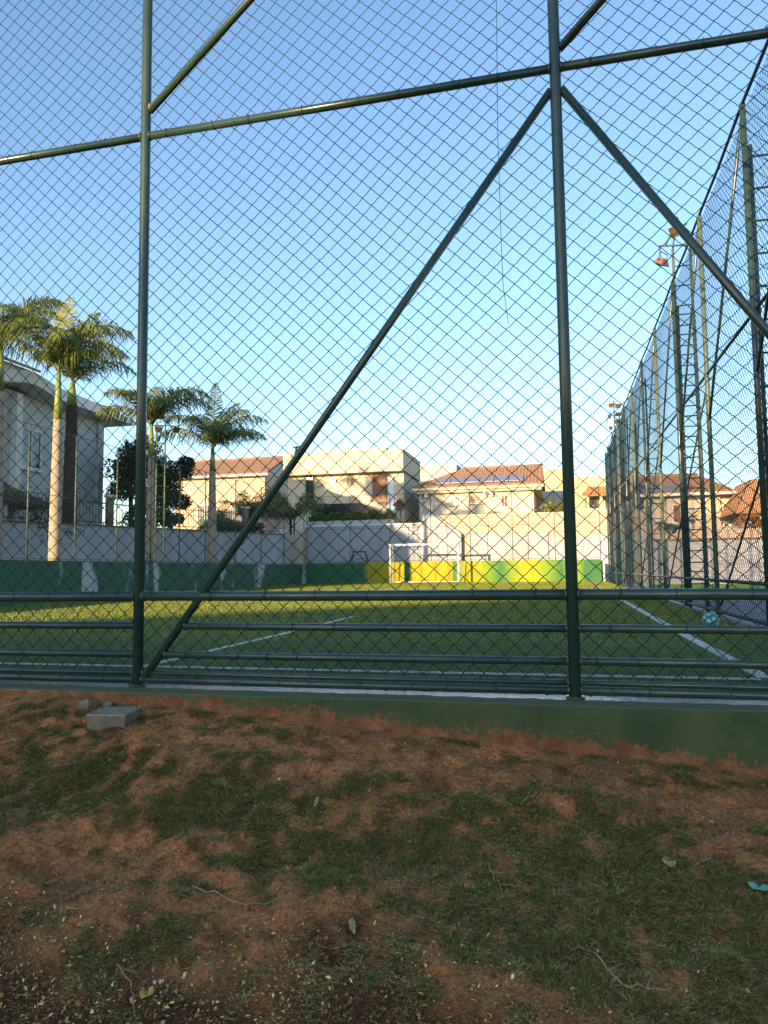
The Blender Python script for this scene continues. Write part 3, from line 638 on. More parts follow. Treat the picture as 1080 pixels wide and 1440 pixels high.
def frond(start, az, el, L, droop, rng, m, parent, nl=96, ll=.62, lw=.036):
    """arching feather leaf: rachis and two rows of drooping leaflets"""
    k = 16; pts = [np.array(start, float)]; e = el; st = L/k
    for i in range(k):
        pts.append(pts[-1] + st*np.array([math.cos(az)*math.cos(e), math.sin(az)*math.cos(e), math.sin(e)])); e -= droop/k*(.5 + 1.2*i/k)
    V = []; F = []; side = np.array([-math.sin(az), math.cos(az), 0])
    tmp = MB().tube(pts, list(np.linspace(.035, .006, k+1)), 5); V = [v for v in np.concatenate(tmp.v)]; F = [list(f) for f in tmp.f]
    P = np.array(pts)
    for i in range(nl):
        u = .10 + .90*i/(nl-1); x = u*k; j = min(int(x), k-1); p = P[j] + (P[j+1] - P[j])*(x - j); t = P[j+1] - P[j]; t /= np.linalg.norm(t)
        up = np.cross(side, t); up = up*(1 if up[2] > 0 else -1)
        ln = ll*(math.sin(PI*min(1, .18 + .80*u))**.7)*rng.uniform(.85, 1.12)
        for sg in (-1, 1):
            lift = rng.uniform(-.55, .45)
            d = side*sg*.85 + t*.55 + up*lift; d /= np.linalg.norm(d)
            m1 = p + d*ln*.5 - np.array([0, 0, .10*ln]); m2 = p + d*ln*.78 - np.array([0, 0, ln*rng.uniform(.42, .75)])
            wv = np.cross(d, up); wv /= np.linalg.norm(wv) + 1e-9; wv = (wv + up*rng.uniform(-.5, .5))*lw*.5
            b0 = len(V); V += [p - wv*.5, p + wv*.5, m1 + wv, m1 - wv, m2]; F += [[b0, b0+1, b0+2, b0+3], [b0+3, b0+2, b0+4]]
    return link('frond', np.array(V), F, m, parent)
def royal_palm(base, bulge, ztrunk, zshaft, r, fr, label, seed, lean=(0, 0), group='tall palms left of the pitch', fibrous=False, ll=.62, shaft='shaft'):
    rng = np.random.default_rng(seed); t = thing('palm_tree', base, label, 'palm tree', group); b = np.array(base, float)
    zs = np.linspace(base[2], ztrunk, 26); pts = []; rs = []
    for i, z in enumerate(zs):
        f = (z - base[2])/(ztrunk - base[2]); pts.append((b[0] + lean[0]*f, b[1] + lean[1]*f, z)); rs.append(r*(1.12 - .35*f + bulge*math.sin(PI*min(1, f*1.3))) + (.012*(i % 2)) + (rng.uniform(0, .04) if fibrous else 0))
    MB().tube(pts, rs, 14).build('trunk', 'trunkfib' if fibrous else 'trunk', t, smooth=True)
    top = np.array(pts[-1])
    MB().tube([top, top + np.array([0, 0, (zshaft - ztrunk)*.5]), np.array([top[0], top[1], zshaft])], [r*.80, r*.62, r*.36], 12).build('crownshaft', shaft, t, smooth=True)
    c = np.array([top[0], top[1], zshaft - .05])
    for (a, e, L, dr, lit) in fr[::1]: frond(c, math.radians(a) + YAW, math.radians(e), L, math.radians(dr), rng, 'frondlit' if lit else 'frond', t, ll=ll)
    return t
# (azimuth: 0 right, 90 away, 180 left, 270 towards the camera)
royal_palm((-16.0, 20.6, 1.27), .05, 5.95, 7.6, .170, [(178, 78, 3.31, 116, 0), (192, 56, 2.97, 101, 0), (4, 76, 3.42, 126, 0), (-12, 54, 2.76, 106, 0), (80, 86, 2.87, 20, 1), (30, 80, 2.64, 46, 1), (255, 78, 2.64, 116, 0), (300, 61, 2.64, 111, 0), (340, 78, 2.87, 121, 0)], 'royal palm with a sunlit orange trunk foot, nearest of the palms', 21, ll=.98)
royal_palm((-20.5, 27.3, 1.27), .03, 8.2, 9.2, .28, [(20, 76, 3.31, 116, 0), (160, 74, 3.09, 106, 0), (0, 50, 3.19, 101, 0), (280, 66, 2.76, 111, 0), (320, 61, 2.97, 111, 0), (240, 80, 2.76, 101, 0), (60, 80, 2.87, 66, 0)], 'palm with a thick dark fibrous trunk behind the iron railing', 22, fibrous=True, shaft='shaft', ll=.98)
royal_palm((-16.0, 26.3, 1.27), .06, 5.6, 6.9, .160, [(172, 76, 2.97, 106, 1), (195, 50, 2.42, 96, 0), (10, 76, 3.31, 126, 0), (-8, 56, 3.09, 106, 0), (90, 80, 2.20, 46, 0), (250, 71, 2.42, 111, 0), (300, 56, 2.54, 111, 0), (335, 71, 2.87, 116, 0)], 'royal palm half hidden behind the left fence post', 23, ll=.98)
royal_palm((-15.6, 30.9, 1.27), .06, 5.55, 6.7, .185, [(178, 76, 3.19, 116, 0), (195, 50, 2.87, 101, 0), (0, 68, 3.42, 111, 0), (-15, 44, 3.09, 96, 0), (88, 87, 3.31, 15, 1), (50, 80, 2.97, 56, 1), (250, 71, 2.64, 111, 0), (300, 54, 2.76, 111, 0), (330, 38, 2.76, 81, 0), (340, 78, 2.87, 96, 0)], 'royal palm with a pale upright leaf at the end of the left wall', 24, ll=.98)
royal_palm((-19.9, 22.4, 1.27), .05, 7.6, 9.4, .20, [(0, 76, 3.53, 121, 0), (-10, 58, 3.31, 111, 0), (20, 80, 3.19, 96, 0), (180, 66, 3.09, 101, 0), (250, 66, 3.09, 101, 0), (300, 51, 3.09, 101, 0), (90, 76, 3.09, 96, 0), (140, 66, 2.87, 96, 0), (330, 41, 2.97, 91, 0)], 'palm at the left edge of the view with only its dark fronds showing', 25, ll=.98)
def feather_palm(base, nf, L, label, m, seed, group=None, el=(35, 78), ll=.5, th=.35):
    rng = np.random.default_rng(seed); t = thing('feather_palm', base, label, 'palm', group); b = np.array(base, float)
    tb = MB()
    for i in range(4):
        o = rng.normal(size=3)*.12; o[2] = 0; tb.tube([b + o, b + o*1.6 + np.array([0, 0, L*th])], [.07, .05], 7)
    tb.build('trunk', 'bark', t, smooth=True)
    for i in range(nf): frond(b + np.array([rng.normal()*.1, rng.normal()*.1, L*th - .05]), rng.uniform(0, 2*PI), math.radians(rng.uniform(*el)), L*rng.uniform(.7, 1.1), math.radians(rng.uniform(70, 115)), rng, m, t, nl=34, ll=ll, lw=.045)
    return t
feather_palm((-16.6, 43.9, 1.25), 20, 3.0, 'dark bushy feather palm against the left end of the cream house', 'frond', 31, ll=.8, th=1.0)
feather_palm((-18.6, 41.5, 1.25), 17, 3.0, 'feather palm with glossy arching leaves behind the railing end', 'frond', 32, ll=.75, th=.95)
feather_palm((-19.6, 39.8, 1.25), 14, 2.3, 'smaller feather palm in the corner behind the fourth palm trunk', 'frond', 34, ll=.65, th=.9)
feather_palm((6.5, 44.6, 1.6), 12, 1.6, 'small feather palm above the white wall behind the side fence', 'frond', 33, ll=.4, th=.8)
tree('broadleaf_tree', (-20.2, 33.6, 1.27), 6, (-20.5, 33.6, 5.2), (2.5, 2.1, 2.6), 17000, .16, 'dense dark green round tree behind the left railing', 'tree', 'leafdark', 41, 34, .16)
shrub('garden_shrub', (-20.6, 33.2, 1.27), (2.2, 1.0, 2.1), 5600, .15, 'dark shrub filling the foot of the round tree behind the railing', 'shrub', 'leafdark', 48)
shrub('garden_shrub', (-17.6, 36.6, 1.27), (1.0, .8, 1.5), 1800, .15, 'tall loose garden shrub between the dark tree and the tiled house', 'shrub', 'leafmid', 42)
shrub('garden_shrub', (-16.4, 37.8, 2.6), (.9, .6, .55), 1100, .10, 'low brown leaved shrub spilling over the railing near the white pillar', 'shrub', 'leafdry', 43)
shrub('garden_shrub', (-.15, 45.6, 3.5), (.95, .7, .75), 1700, .16, 'sunlit yellow green bush above the wall beside the right house', 'shrub', 'leafyel', 44)
shrub('garden_shrub', (-2.3, 46.0, 3.7), (.8, .5, .35), 700, .12, 'low golden hedge clump along the wall below the orange shutter', 'shrub', 'leafyel', 47)
shrub('garden_shrub', (10.5, 44.6, 2.0), (.9, .6, 1.0), 1500, .15, 'orange leaved bush by the grey gable at the far right', 'shrub', 'leafor', 45)
shrub('garden_shrub', (-24.0, 26.0, 1.27), (1.6, 1.5, 1.5), 2600, .14, 'dark green bush beside the pavilion in the left garden', 'shrub', 'leafdark', 46)
def sword_plant(base, label, seed):
    rng = np.random.default_rng(seed); t = thing('dracaena', base, label, 'plant'); b = np.array(base, float); tb = MB(); V = []; F = []
    for (ox, oy, hz) in ((-.5, 0, 6.3), (.25, .2, 6.9), (.75, -.2, 6.4), (-.1, -.3, 5.9)):
        tp = b + np.array([ox, oy, hz]); tb.tube([b + np.array([ox*.2, oy*.2, 0]), b + np.array([ox*.6, oy*.6, hz*.6]), tp], [.09, .07, .05], 7)
        for i in range(70):
            az = rng.uniform(0, 2*PI); el = rng.uniform(-.5, 1.4); L = rng.uniform(.6, 1.05); d = np.array([math.cos(az)*math.cos(el), math.sin(az)*math.cos(el), math.sin(el)])
            s = np.array([-math.sin(az), math.cos(az), 0])*.03; m1 = tp + d*L*.5; e = tp + d*L - np.array([0, 0, .15*L]); k0 = len(V)
            V += [tp - s*.6, tp + s*.6, m1 + s, m1 - s, e]; F += [[k0, k0+1, k0+2, k0+3], [k0+3, k0+2, k0+4]]
    tb.build('trunk', 'bark', t, smooth=True); link('leaves', np.array(V), F, 'leafdark', t)
sword_plant((-22.0, 34.6, 1.27), 'spiky dark dracaena rising above the round tree', 51)
def bare_tree(base, label, seed):
    rng = np.random.default_rng(seed); t = thing('bare_tree', base, label, 'tree'); tb = MB(); tw = MB(); ends = []
    def grow(p, d, L, r, lev):
        pts = [p]; q = p
        for i in range(3): d = d + rng.normal(size=3)*.16; d /= np.linalg.norm(d); q = q + d*L/3; pts.append(q)
        (tb if lev < 2 else tw).tube(pts, [r, r*.85, r*.7, r*.55], 6 if lev < 2 else 4, cap=False)
        if lev >= 3: ends.extend(pts[1:])
        if lev < 5:
            for i in range(3 if lev < 3 else 2):
                nd = d + rng.normal(size=3)*.62; nd[2] += .18; nd /= np.linalg.norm(nd); grow(pts[-1] if i else pts[2], nd, L*rng.uniform(.6, .8), r*.55, lev + 1)
    grow(np.array(base, float), np.array([.05, 0, 1.]), 2.1, .11, 0)
    tb.build('trunk', 'bark', t, smooth=True); tw.build('twigs', 'bark', t)
    C = np.array(ends); C = C[rng.integers(0, len(C), 700)] + rng.normal(size=(700, 3))*.1; V, F = leafmesh(C, .09, rng); link('leaves', V, F, 'leafdry', t)
bare_tree((-21.7, 26.3, 1.27), 'nearly leafless small tree before the big white house', 55)

# ------------------------------------------------------------------ building helpers
def tile_roof(name, c, m, parent, pitch=.24, step=.38, thick=.06):
    """sloped roof plane from eave a->b up to ridge d<-c; corrugated tiles in courses. c = [eaveL, eaveR, ridgeR, ridgeL]"""
    a, b, cc, d = [np.array(p, float) for p in c]
    w = max(np.linalg.norm(b - a), np.linalg.norm(cc - d)); h = max(np.linalg.norm(d - a), np.linalg.norm(cc - b))
    nu = max(2, int(w/pitch))*6; nv = max(2, int(h/step))*2
    n = np.cross(b - a, d - a) if np.linalg.norm(d - a) > 1e-6 else np.cross(b - a, cc - b); n /= np.linalg.norm(n); n = n if n[2] > 0 else -n
    U, Vv = np.meshgrid(np.linspace(0, 1, nu+1), np.arange(nv+1)//1/nv)
    P = ((a[None, None]*(1-U[..., None]) + b*U[..., None])*(1-Vv[..., None]) + (d*(1-U[..., None]) + cc*U[..., None])*Vv[..., None])
    ax = (b - a)/np.linalg.norm(b - a); s = P @ ax
    disp = .045*np.abs(np.sin(PI*s/pitch)) + .03*((np.arange(nv+1) % 2)[:, None] == 0)
    P = P + disp[..., None]*n; V1 = P.reshape(-1, 3)
    k = nu + 1; i0 = (np.arange(nv)[:, None]*k + np.arange(nu)[None]).ravel(); F = [list(x) for x in np.stack([i0, i0+1, i0+k+1, i0+k], 1)]
    base = len(V1); V = np.concatenate([V1, np.array([a, b, cc, d]) - n*thick]); F.append([base+3, base+2, base+1, base])
    F += [[base, base+1, nu, 0]]
    return link(name, V, F, m, parent)
def window(parent, x0, x1, z0, z1, y, fm='white', gm='darkglass', bars=0, depth=.06, vert=1, name='window'):
    """window on a wall facing -Y at plane y: frame proud of the wall, glass pane as sub-part"""
    f = MB(); t = .06
    f.box(x0, y - depth, z0, x0 + t, y - .002, z1); f.box(x1 - t, y - depth, z0, x1, y - .002, z1); f.box(x0 + t, y - depth, z1 - t, x1 - t, y - .002, z1); f.box(x0 + t, y - depth, z0, x1 - t, y - .002, z0 + t)
    for i in range(vert):
        xm = x0 + (x1 - x0)*(i+1)/(vert+1); f.box(xm - .02, y - depth, z0 + t, xm + .02, y - .004, z1 - t)
    for i in range(bars):
        zm = z0 + (z1 - z0)*(i+1)/(bars+1); f.box(x0 + t, y - depth - .02, zm - .03, x1 - t, y - .006, zm + .02)
    o = f.build(name, fm, parent); MB().box(x0 + t, y - .025, z0 + t, x1 - t, y - .003, z1 - t).build('pane', gm, o)
    MB().box(x0 - .06, y - depth - .06, z0 - .06, x1 + .06, y - .001, z0).build('sill', 'white', o)
    return o
def aircon(parent, x, y, z, s=.8):
    o = MB().box(x, y - .3, z, x + s, y, z + s*.62).build('air_conditioner', 'white', parent, bevel=.02)
    MB().tube([(x + s*.36, y - .305, z + s*.31), (x + s*.36, y - .33, z + s*.31)], s*.25, 16).build('fan_grille', 'dark', o)

# ---- central cream house
ch = thing('house', (-14, 51, 1.2), 'flat roofed two storey cream house with planted balcony behind the far wall', 'house')
MB().box(-18.7, 48.7, 1.0, -10.25, 54.3, 8.0).build('wall', 'cream', ch)
MB().box(-18.8, 48.0, 7.62, -10.12, 54.4, 9.03).build('parapet', 'cream', ch, bevel=.02)
MB().box(-18.85, 47.95, 9.03, -10.08, 54.45, 9.09).build('coping', 'palecream', ch)
MB().box(-17.0, 51.0, 9.09, -12.0, 54.2, 9.82).build('roof_block', 'palecream', ch, bevel=.02)
window(ch, -15.5, -15.08, 6.75, 7.5, 48.7, 'greyw', 'darkglass', vert=0); window(ch, -14.28, -13.82, 6.72, 7.5, 48.7, 'timber', 'darkglass', vert=0)
window(ch, -17.35, -16.75, 5.6, 8.0 - .42, 48.7, 'dark', 'darkglass', vert=1)
d_ = MB().box(-12.45, 48.62, 5.45, -11.45, 48.699, 7.5).build('door', 'timber', ch); MB().box(-11.62, 48.56, 6.35, -11.56, 48.62, 6.5).build('handle', 'alu', d_)
MB().box(-11.4, 48.64, 5.45, -11.0, 48.698, 7.2).build('door_panel', 'smoke', ch)
MB().box(-18.7, 46.4, 3.2, -10.3, 48.7, 3.75).build('balcony_slab', 'white', ch)
MB().box(-16.4, 46.3, 3.75, -10.45, 46.85, 4.22).build('planter', 'stucco', ch, bevel=.02)
MB().box(-16.3, 46.98, 4.2, -10.9, 47.02, 5.42).build('balustrade', 'smoke', ch)
MB().box(-10.95, 46.9, 3.75, -10.55, 47.3, 7.1).build('column', 'white', ch, bevel=.015)
MB().box(-17.6, 43.4, 1.2, -12.2, 46.4, 3.2).build('garden_store', 'stucco', ch)
rng = np.random.default_rng(61); Pn = np.stack([rng.uniform(-16.4, -10.4, 5200), rng.uniform(46.25, 46.95, 5200), 4.2 + rng.uniform(0, 1, 5200)**.8*.55], 1)
Pn[:, 2] += .14*np.sin(Pn[:, 0]*5.1) + .08*np.sin(Pn[:, 0]*11 + 1) - .05; Pn[:, 2] = np.maximum(Pn[:, 2], 4.18)
V, F = leafmesh(Pn, .13, rng); hdg = link('hedge', V, F, 'leafbright', None, (-13.4, 46.6, 4.2)); tag(hdg, 'bright green clipped hedge growing in the balcony planter of the cream house', 'hedge')
cp = MB().box(-18.75, 49.2, 9.09, -18.2, 49.75, 9.4).build('chimney', 'palecream', ch); MB().tube([(-18.35, 49.45, 9.4), (-18.35, 49.45, 9.85)], .09, 10).build('flue', 'dark', cp, smooth=True)
MB().tube([(-18.35, 49.45, 9.85), (-18.35, 49.45, 9.92)], .26, 10).build('flue_cap', 'dark', cp)

# ---- right house with tiled roof and solar panels
rh = thing('house', (-5, 52, 1.2), 'two storey house with brown tiled roof, solar panels and air conditioner', 'house')
MB().box(-9.2, 49, 1.0, -1.52, 56, 6.2).build('wall', 'palecream', rh)
MB().box(-9.65, 48.42, 6.22, -.85, 49.05, 6.42).build('gutter', 'cream', rh, bevel=.03)
MB().box(-9.5, 48.6, 6.05, -1.0, 56.2, 6.215).build('soffit', 'palecream', rh)
e0, e1, r1, r0 = (-9.65, 48.4, 6.46), (-.85, 48.4, 6.46), (-.95, 52.5, 8.12), (-6.75, 52.5, 8.12)
tile_roof('roof', [e0, e1, r1, r0], 'tile', rh); tile_roof('roof', [(-9.65, 56.6, 6.46), e0, r0, r0], 'tilebrown', rh); tile_roof('roof', [(-.85, 56.6, 6.46), (-9.65, 56.6, 6.46), r0, r1], 'tile', rh)  # left hip takes the darker tiles, its shade put into the colour
MB().tube([(-6.75, 52.5, 8.19), (-.95, 52.5, 8.19)], .11, 8).build('ridge_cap', 'tile', rh, smooth=True)
MB().prism([(-1.5, 49.2, 6.2), (-1.5, 55.9, 6.2), (-1.5, 52.5, 7.95)], (.1, 0, 0)).build('gable', 'greyw', rh)
sl_ = (8.12 - 6.46)/(4.1)
for i in range(6):
    x0 = -8.0 + i*.98; MB().hexa([(x0, 48.75, 6.46 + .35*sl_ + .10), (x0 + .92, 48.75, 6.46 + .35*sl_ + .10), (x0 + .92, 49.9, 6.46 + 1.5*sl_ + .10), (x0, 49.9, 6.46 + 1.5*sl_ + .10), (x0, 48.75, 6.46 + .35*sl_ + .15), (x0 + .92, 48.75, 6.46 + .35*sl_ + .15), (x0 + .92, 49.9, 6.46 + 1.5*sl_ + .15), (x0, 49.9, 6.46 + 1.5*sl_ + .15)]).build('solar_panel', 'panel', rh)
window(rh, -7.15, -6.35, 5.25, 5.85, 49, 'alu', 'darkglass', bars=4, vert=0); window(rh, -5.8, -5.0, 5.3, 5.85, 49, 'cream', 'timber', bars=4, vert=0)
window(rh, -3.7, -3.2, 4.95, 5.82, 49, 'white', 'timber', vert=1); window(rh, -9.05, -8.6, 4.95, 5.7, 49, 'white', 'darkglass', vert=0)
aircon(rh, -4.8, 49, 5.72, .62); aircon(rh, -9.12, 49, 5.78, .5)
MB().tube([(-8.25, 48.93, 1.5), (-8.25, 48.93, 6.1)], .05, 8).build('downpipe', 'greyw', rh, smooth=True)
MB().box(-1.52, 55.2, 1.0, .62, 60, 6.6).build('side_wing', 'greyw', rh); MB().box(.45, 54.9, 1.0, .75, 55.2, 6.6).build('column', 'white', rh)

# ---- tiled house far left
lh = thing('house', (-26.5, 57, 1.2), 'orange walled house with tiled gable roof behind the fourth palm', 'house')
MB().box(-30.5, 54, 1.0, -22.7, 61, 8.75).build('wall', 'peach', lh)
tile_roof('roof', [(-31, 53.4, 8.72), (-22.2, 53.4, 8.72), (-22.2, 57.5, 10.5), (-31, 57.5, 10.5)], 'tile', lh); tile_roof('roof', [(-22.2, 61.6, 8.72), (-31, 61.6, 8.72), (-31, 57.5, 10.5), (-22.2, 57.5, 10.5)], 'tile', lh)
MB().tube([(-31, 57.5, 10.56), (-22.2, 57.5, 10.56)], .11, 8).build('ridge_cap', 'tile', lh, smooth=True)
MB().prism([(-22.75, 54.1, 8.75), (-22.75, 60.9, 8.75), (-22.75, 57.5, 10.3)], (.1, 0, 0)).build('gable', 'greyw', lh)
MB().box(-31, 53.35, 8.5, -22.2, 53.95, 8.66).build('gutter', 'greyw', lh)
window(lh, -28.6, -27.2, 5.0, 6.4, 54, 'white', 'darkglass', 0); window(lh, -25.6, -24.4, 5.0, 6.4, 54, 'white', 'darkglass', 0)
MB().box(-27.9, 51.5, 1.2, -24.9, 53.99, 5.0).build('porch', 'cream', lh)

# ---- more distant blocks
def plain_block(x0, x1, y0, y1, z1, label, m, wins, dish=False):
    t = thing('house', ((x0+x1)/2, (y0+y1)/2, 1.0), label, 'house'); MB().box(x0, y0, .5, x1, y1, z1).build('wall', m, t)
    MB().box(x0 - .08, y0 - .08, z1, x1 + .08, y1 + .08, z1 + .12).build('coping', 'white', t)
    for (a, b, z, zz) in wins: window(t, a, b, z, zz, y0, 'alu', 'darkglass', vert=1)
    if dish:
        MB().tube([(x1 - .5, y0 + 1, z1), (x1 - .5, y0 + 1, z1 + 1.2)], .03, 6).build('aerial_pole', 'alu', t)
        MB().tube([(x1 - .9, y0 + 1, z1 + .7), (x1 - .2, y0 + 1, z1 + 1.1)], .02, 6).build('aerial', 'alu', t)
    return t
plain_block(-12.5, -8.4, 62, 68, 9.85, 'plain yellowish block with an aerial behind the brown tiled roof', 'palecream', [(-10.4, -9.4, 6, 7.2)], True)
plain_block(-1.2, .75, 63, 69, 9.2, 'narrow yellowish roof block behind the right house gable', 'yellow', [(-.6, .1, 6.5, 7.5)])
yh = thing('house', (2, 50, 1.2), 'yellow house with a small tiled porch right of the middle fence post', 'house')
MB().box(.9, 47.6, 1.0, 4.6, 54, 6.6).build('wall', 'yellow', yh); MB().box(.82, 47.5, 6.6, 4.7, 54.1, 6.75).build('coping', 'white', yh)
tile_roof('porch_roof', [(1.45, 46.4, 5.35), (4.2, 46.4, 5.35), (4.2, 47.6, 5.95), (1.9, 47.6, 5.95)], 'tileor', yh)
for x in (1.75, 2.55, 3.6): MB().box(x, 46.5, 4.5, x + .14, 46.64, 5.33).build('porch_post', 'cream', yh)
window(yh, 1.7, 2.5, 4.6, 5.3, 47.6, 'timber', 'darkglass', vert=1)
MB().box(1.3, 46.4, 4.35, 4.2, 47.6, 4.5).build('porch_floor', 'cream', yh)

# ---- house behind the side fence
oh = thing('house', (7, 53, 1.0), 'low yellow house with orange hipped roof seen through the side fence', 'house')
MB().box(3.4, 50, .8, 10.1, 57, 5.6).build('wall', 'palecream', oh); MB().box(10.1, 50.4, .8, 11.3, 57, 5.5).build('side_wall', 'white', oh)
tile_roof('roof', [(2.9, 49.3, 5.58), (10.9, 49.3, 5.58), (9.4, 53.5, 7.15), (4.7, 53.5, 7.15)], 'tileor', oh); tile_roof('roof', [(2.9, 57.6, 5.58), (2.9, 49.3, 5.58), (4.7, 53.5, 7.15), (4.7, 53.5, 7.15)], 'tileor', oh)
tile_roof('roof', [(10.9, 49.3, 5.58), (10.9, 57.6, 5.58), (9.4, 53.5, 7.15), (9.4, 53.5, 7.15)], 'tileor', oh)
MB().tube([(4.7, 53.5, 7.2), (9.4, 53.5, 7.2)], .11, 8).build('ridge_cap', 'tileor', oh, smooth=True)
MB().box(2.9, 49.2, 5.4, 10.9, 49.7, 5.56).build('gutter', 'white', oh)
for i in range(3):
    x0 = 4.6 + i*1.02; s2 = 1.57/4.2; MB().hexa([(x0, 49.6, 5.58 + .3*s2 + .1), (x0 + .95, 49.6, 5.58 + .3*s2 + .1), (x0 + .95, 50.5, 5.58 + 1.2*s2 + .1), (x0, 50.5, 5.58 + 1.2*s2 + .1), (x0, 49.6, 5.58 + .3*s2 + .15), (x0 + .95, 49.6, 5.58 + .3*s2 + .15), (x0 + .95, 50.5, 5.58 + 1.2*s2 + .15), (x0, 50.5, 5.58 + 1.2*s2 + .15)]).build('solar_panel', 'panel', oh)
window(oh, 5.0, 6.0, 3.7, 4.9, 50, 'white', 'timber', vert=1); window(oh, 7.2, 8.2, 3.7, 4.9, 50, 'white', 'timber', vert=1); window(oh, 3.8, 4.5, 3.9, 4.9, 50, 'timber', 'darkglass', vert=1)
gh = thing('house', (12.5, 48.5, 1.0), 'grey house with a steep orange tiled roof at the right edge', 'house')
MB().box(10.75, 46.4, .8, 15, 51, 4.3).build('wall', 'greyw', gh)
tile_roof('roof', [(10.0, 51.5, 3.9), (10.0, 45.9, 3.9), (11.2, 47.0, 5.95), (11.2, 50.5, 5.95)], 'tileor', gh); tile_roof('roof', [(10.0, 45.9, 3.9), (16, 45.9, 3.9), (15, 47.0, 5.95), (11.2, 47.0, 5.95)], 'tileor', gh)
tile_roof('roof', [(11.2, 47.0, 5.95), (15, 47.0, 5.95), (15, 50.5, 5.95), (11.2, 50.5, 5.95)], 'tileor', gh)
window(gh, 11.3, 12.1, 2.7, 3.7, 46.4, 'white', 'darkglass', vert=1)

# ---- big white house on the left, facade along the pitch
wh = thing('house', (-28, 28, 1.27), 'big white two storey house with wide curved eaves behind the left palms', 'house')
MB().box(-34, 17, 1.2, -23, 33, 8.9).build('wall', 'greyw', wh)
ev = []; prof = []
for i in range(33):
    y = 15.5 + i*(34.4 - 15.5)/32; dz = .32*math.exp(-((y - 26.6)/1.2)**2) - .05*math.exp(-((y - 24.2)/1.2)**2); prof.append((y, 8.78 + dz))
poly = [(-21.9, y, z) for y, z in prof] + [(-21.9, y, z + .52 - .3*max(0, min(1, (y - 30)/4.4))) for y, z in reversed(prof)]
MB().prism(poly, (-13, 0, 0)).build('eaves', 'white', wh)
tile_roof('roof', [(-22.4, 17, 9.55), (-22.4, 33.4, 9.35), (-27, 29, 11.0), (-27, 20, 11.0)], 'tile', wh)
MB().box(-26.6, 26.4, 9.4, -24.2, 29.2, 10.55).build('roof_block', 'palecream', wh)
tile_roof('block_roof', [(-23.9, 26.1, 10.55), (-23.9, 29.5, 10.55), (-25.4, 28.6, 11.15), (-25.4, 27, 11.15)], 'tileor', wh)
def window_x(parent, y0, y1, z0, z1, x):
    f = MB(); t = .08
    f.box(x + .002, y0, z0, x + .07, y0 + t, z1); f.box(x + .002, y1 - t, z0, x + .07, y1, z1); f.box(x + .002, y0 + t, z1 - t, x + .07, y1 - t, z1); f.box(x + .002, y0 + t, z0, x + .07, y1 - t, z0 + t); f.box(x + .004, (y0+y1)/2 - .03, z0 + t, x + .06, (y0+y1)/2 + .03, z1 - t)
    o = f.build('window', 'white', parent); MB().box(x + .003, y0 + t, z0 + t, x + .025, y1 - t, z1 - t).build('pane', 'darkglass', o); MB().box(x + .001, y0 - .1, z0 - .1, x + .14, y1 + .1, z0).build('sill', 'white', o)
for y in (24.6, 27.2): window_x(wh, y, y + 1.3, 5.6, 7.4, -23)
for y in (25.2, 28.2): window_x(wh, y, y + 1.5, 2.2, 4.3, -23)
MB().box(-23, 26.6, 2.0, -22.7, 26.95, 8.75).build('pilaster', 'white', wh); MB().box(-23, 32.6, 1.3, -22.86, 33.05, 8.75).build('pilaster', 'greyw', wh)

# ---- left boundary wall with iron railing
A0 = np.array([-20.7, 23.8]); D0 = np.array([5.1, 12.4])
def WP(s, off=0.): n = np.array([-D0[1], D0[0]])/np.linalg.norm(D0); p = A0 + D0*s + n*off; return p
bwl = thing('boundary_wall', (*WP(.3), 1.27), 'long grey white rendered wall with two pillars behind the left palms', 'wall')
a_, b2 = WP(-.55), WP(1.13)
MB().beam((*a_, 1.2), (*b2, 1.2), .2, 1.68).build('wall', 'stuccocool', bwl)
MB().beam((*a_, 2.882), (*b2, 2.882), .28, .07).build('coping', 'conc', bwl)
for s in (.335, .93):
    p = WP(s); pl_ = MB().tube([(*p, 2.95), (*p, 4.15)], .17, 14).build('pillar', 'conc', bwl, smooth=True)
    MB().tube([(*p, 4.15), (*p, 4.22)], [.19, .25], 14).build('capital', 'white', pl_); MB().tube([(*p, 4.222), (*p, 4.28)], .26, 14).build('cap', 'white', pl_)
ir = thing('iron_railing', (*WP(.3), 2.95), 'black spiked iron railing on top of the left boundary wall', 'railing')
for (s0, s1) in ((-.5, .32), (.35, .915), (.945, 1.12)):
    pb = MB(); L_ = np.linalg.norm(D0)*(s1 - s0); nb = int(L_/.15); 
    for i in range(nb + 1):
        p = WP(s0 + (s1 - s0)*i/nb); pb.tube([(*p, 2.95), (*p, 4.0), (*p, 4.12)], [.012, .012, .003], 5)
    q0, q1 = WP(s0), WP(s1)
    for z in (3.08, 3.9): pb.tube([(*q0, z), (*q1, z)], .018, 5)
    pb.build('railing_panel', 'iron', ir)

# ---- pavilion with hipped tile roof on the far left
pvx, pvy = -22.6, 25.6
pv_ = thing('pavilion', (pvx, pvy, 1.27), 'small pavilion with weathered hipped tile roof at the left edge', 'pavilion')
hw = 1.45
E4 = [(pvx - hw, pvy - hw, 3.72), (pvx + hw, pvy - hw, 3.72), (pvx + hw, pvy + hw, 3.72), (pvx - hw, pvy + hw, 3.72)]; ap1, ap2 = (pvx - .15, pvy, 4.6), (pvx + .15, pvy, 4.6)
tile_roof('roof', [E4[0], E4[1], ap2, ap1], 'tilebrown', pv_, .2); tile_roof('roof', [E4[1], E4[2], ap2, ap2], 'tilebrown', pv_, .2); tile_roof('roof', [E4[2], E4[3], ap1, ap2], 'tilebrown', pv_, .2); tile_roof('roof', [E4[3], E4[0], ap1, ap1], 'tilebrown', pv_, .2)
MB().tube([(pvx - .3, pvy, 4.66), (pvx + .3, pvy, 4.66)], .09, 8).build('ridge_cap', 'conc', pv_, smooth=True)
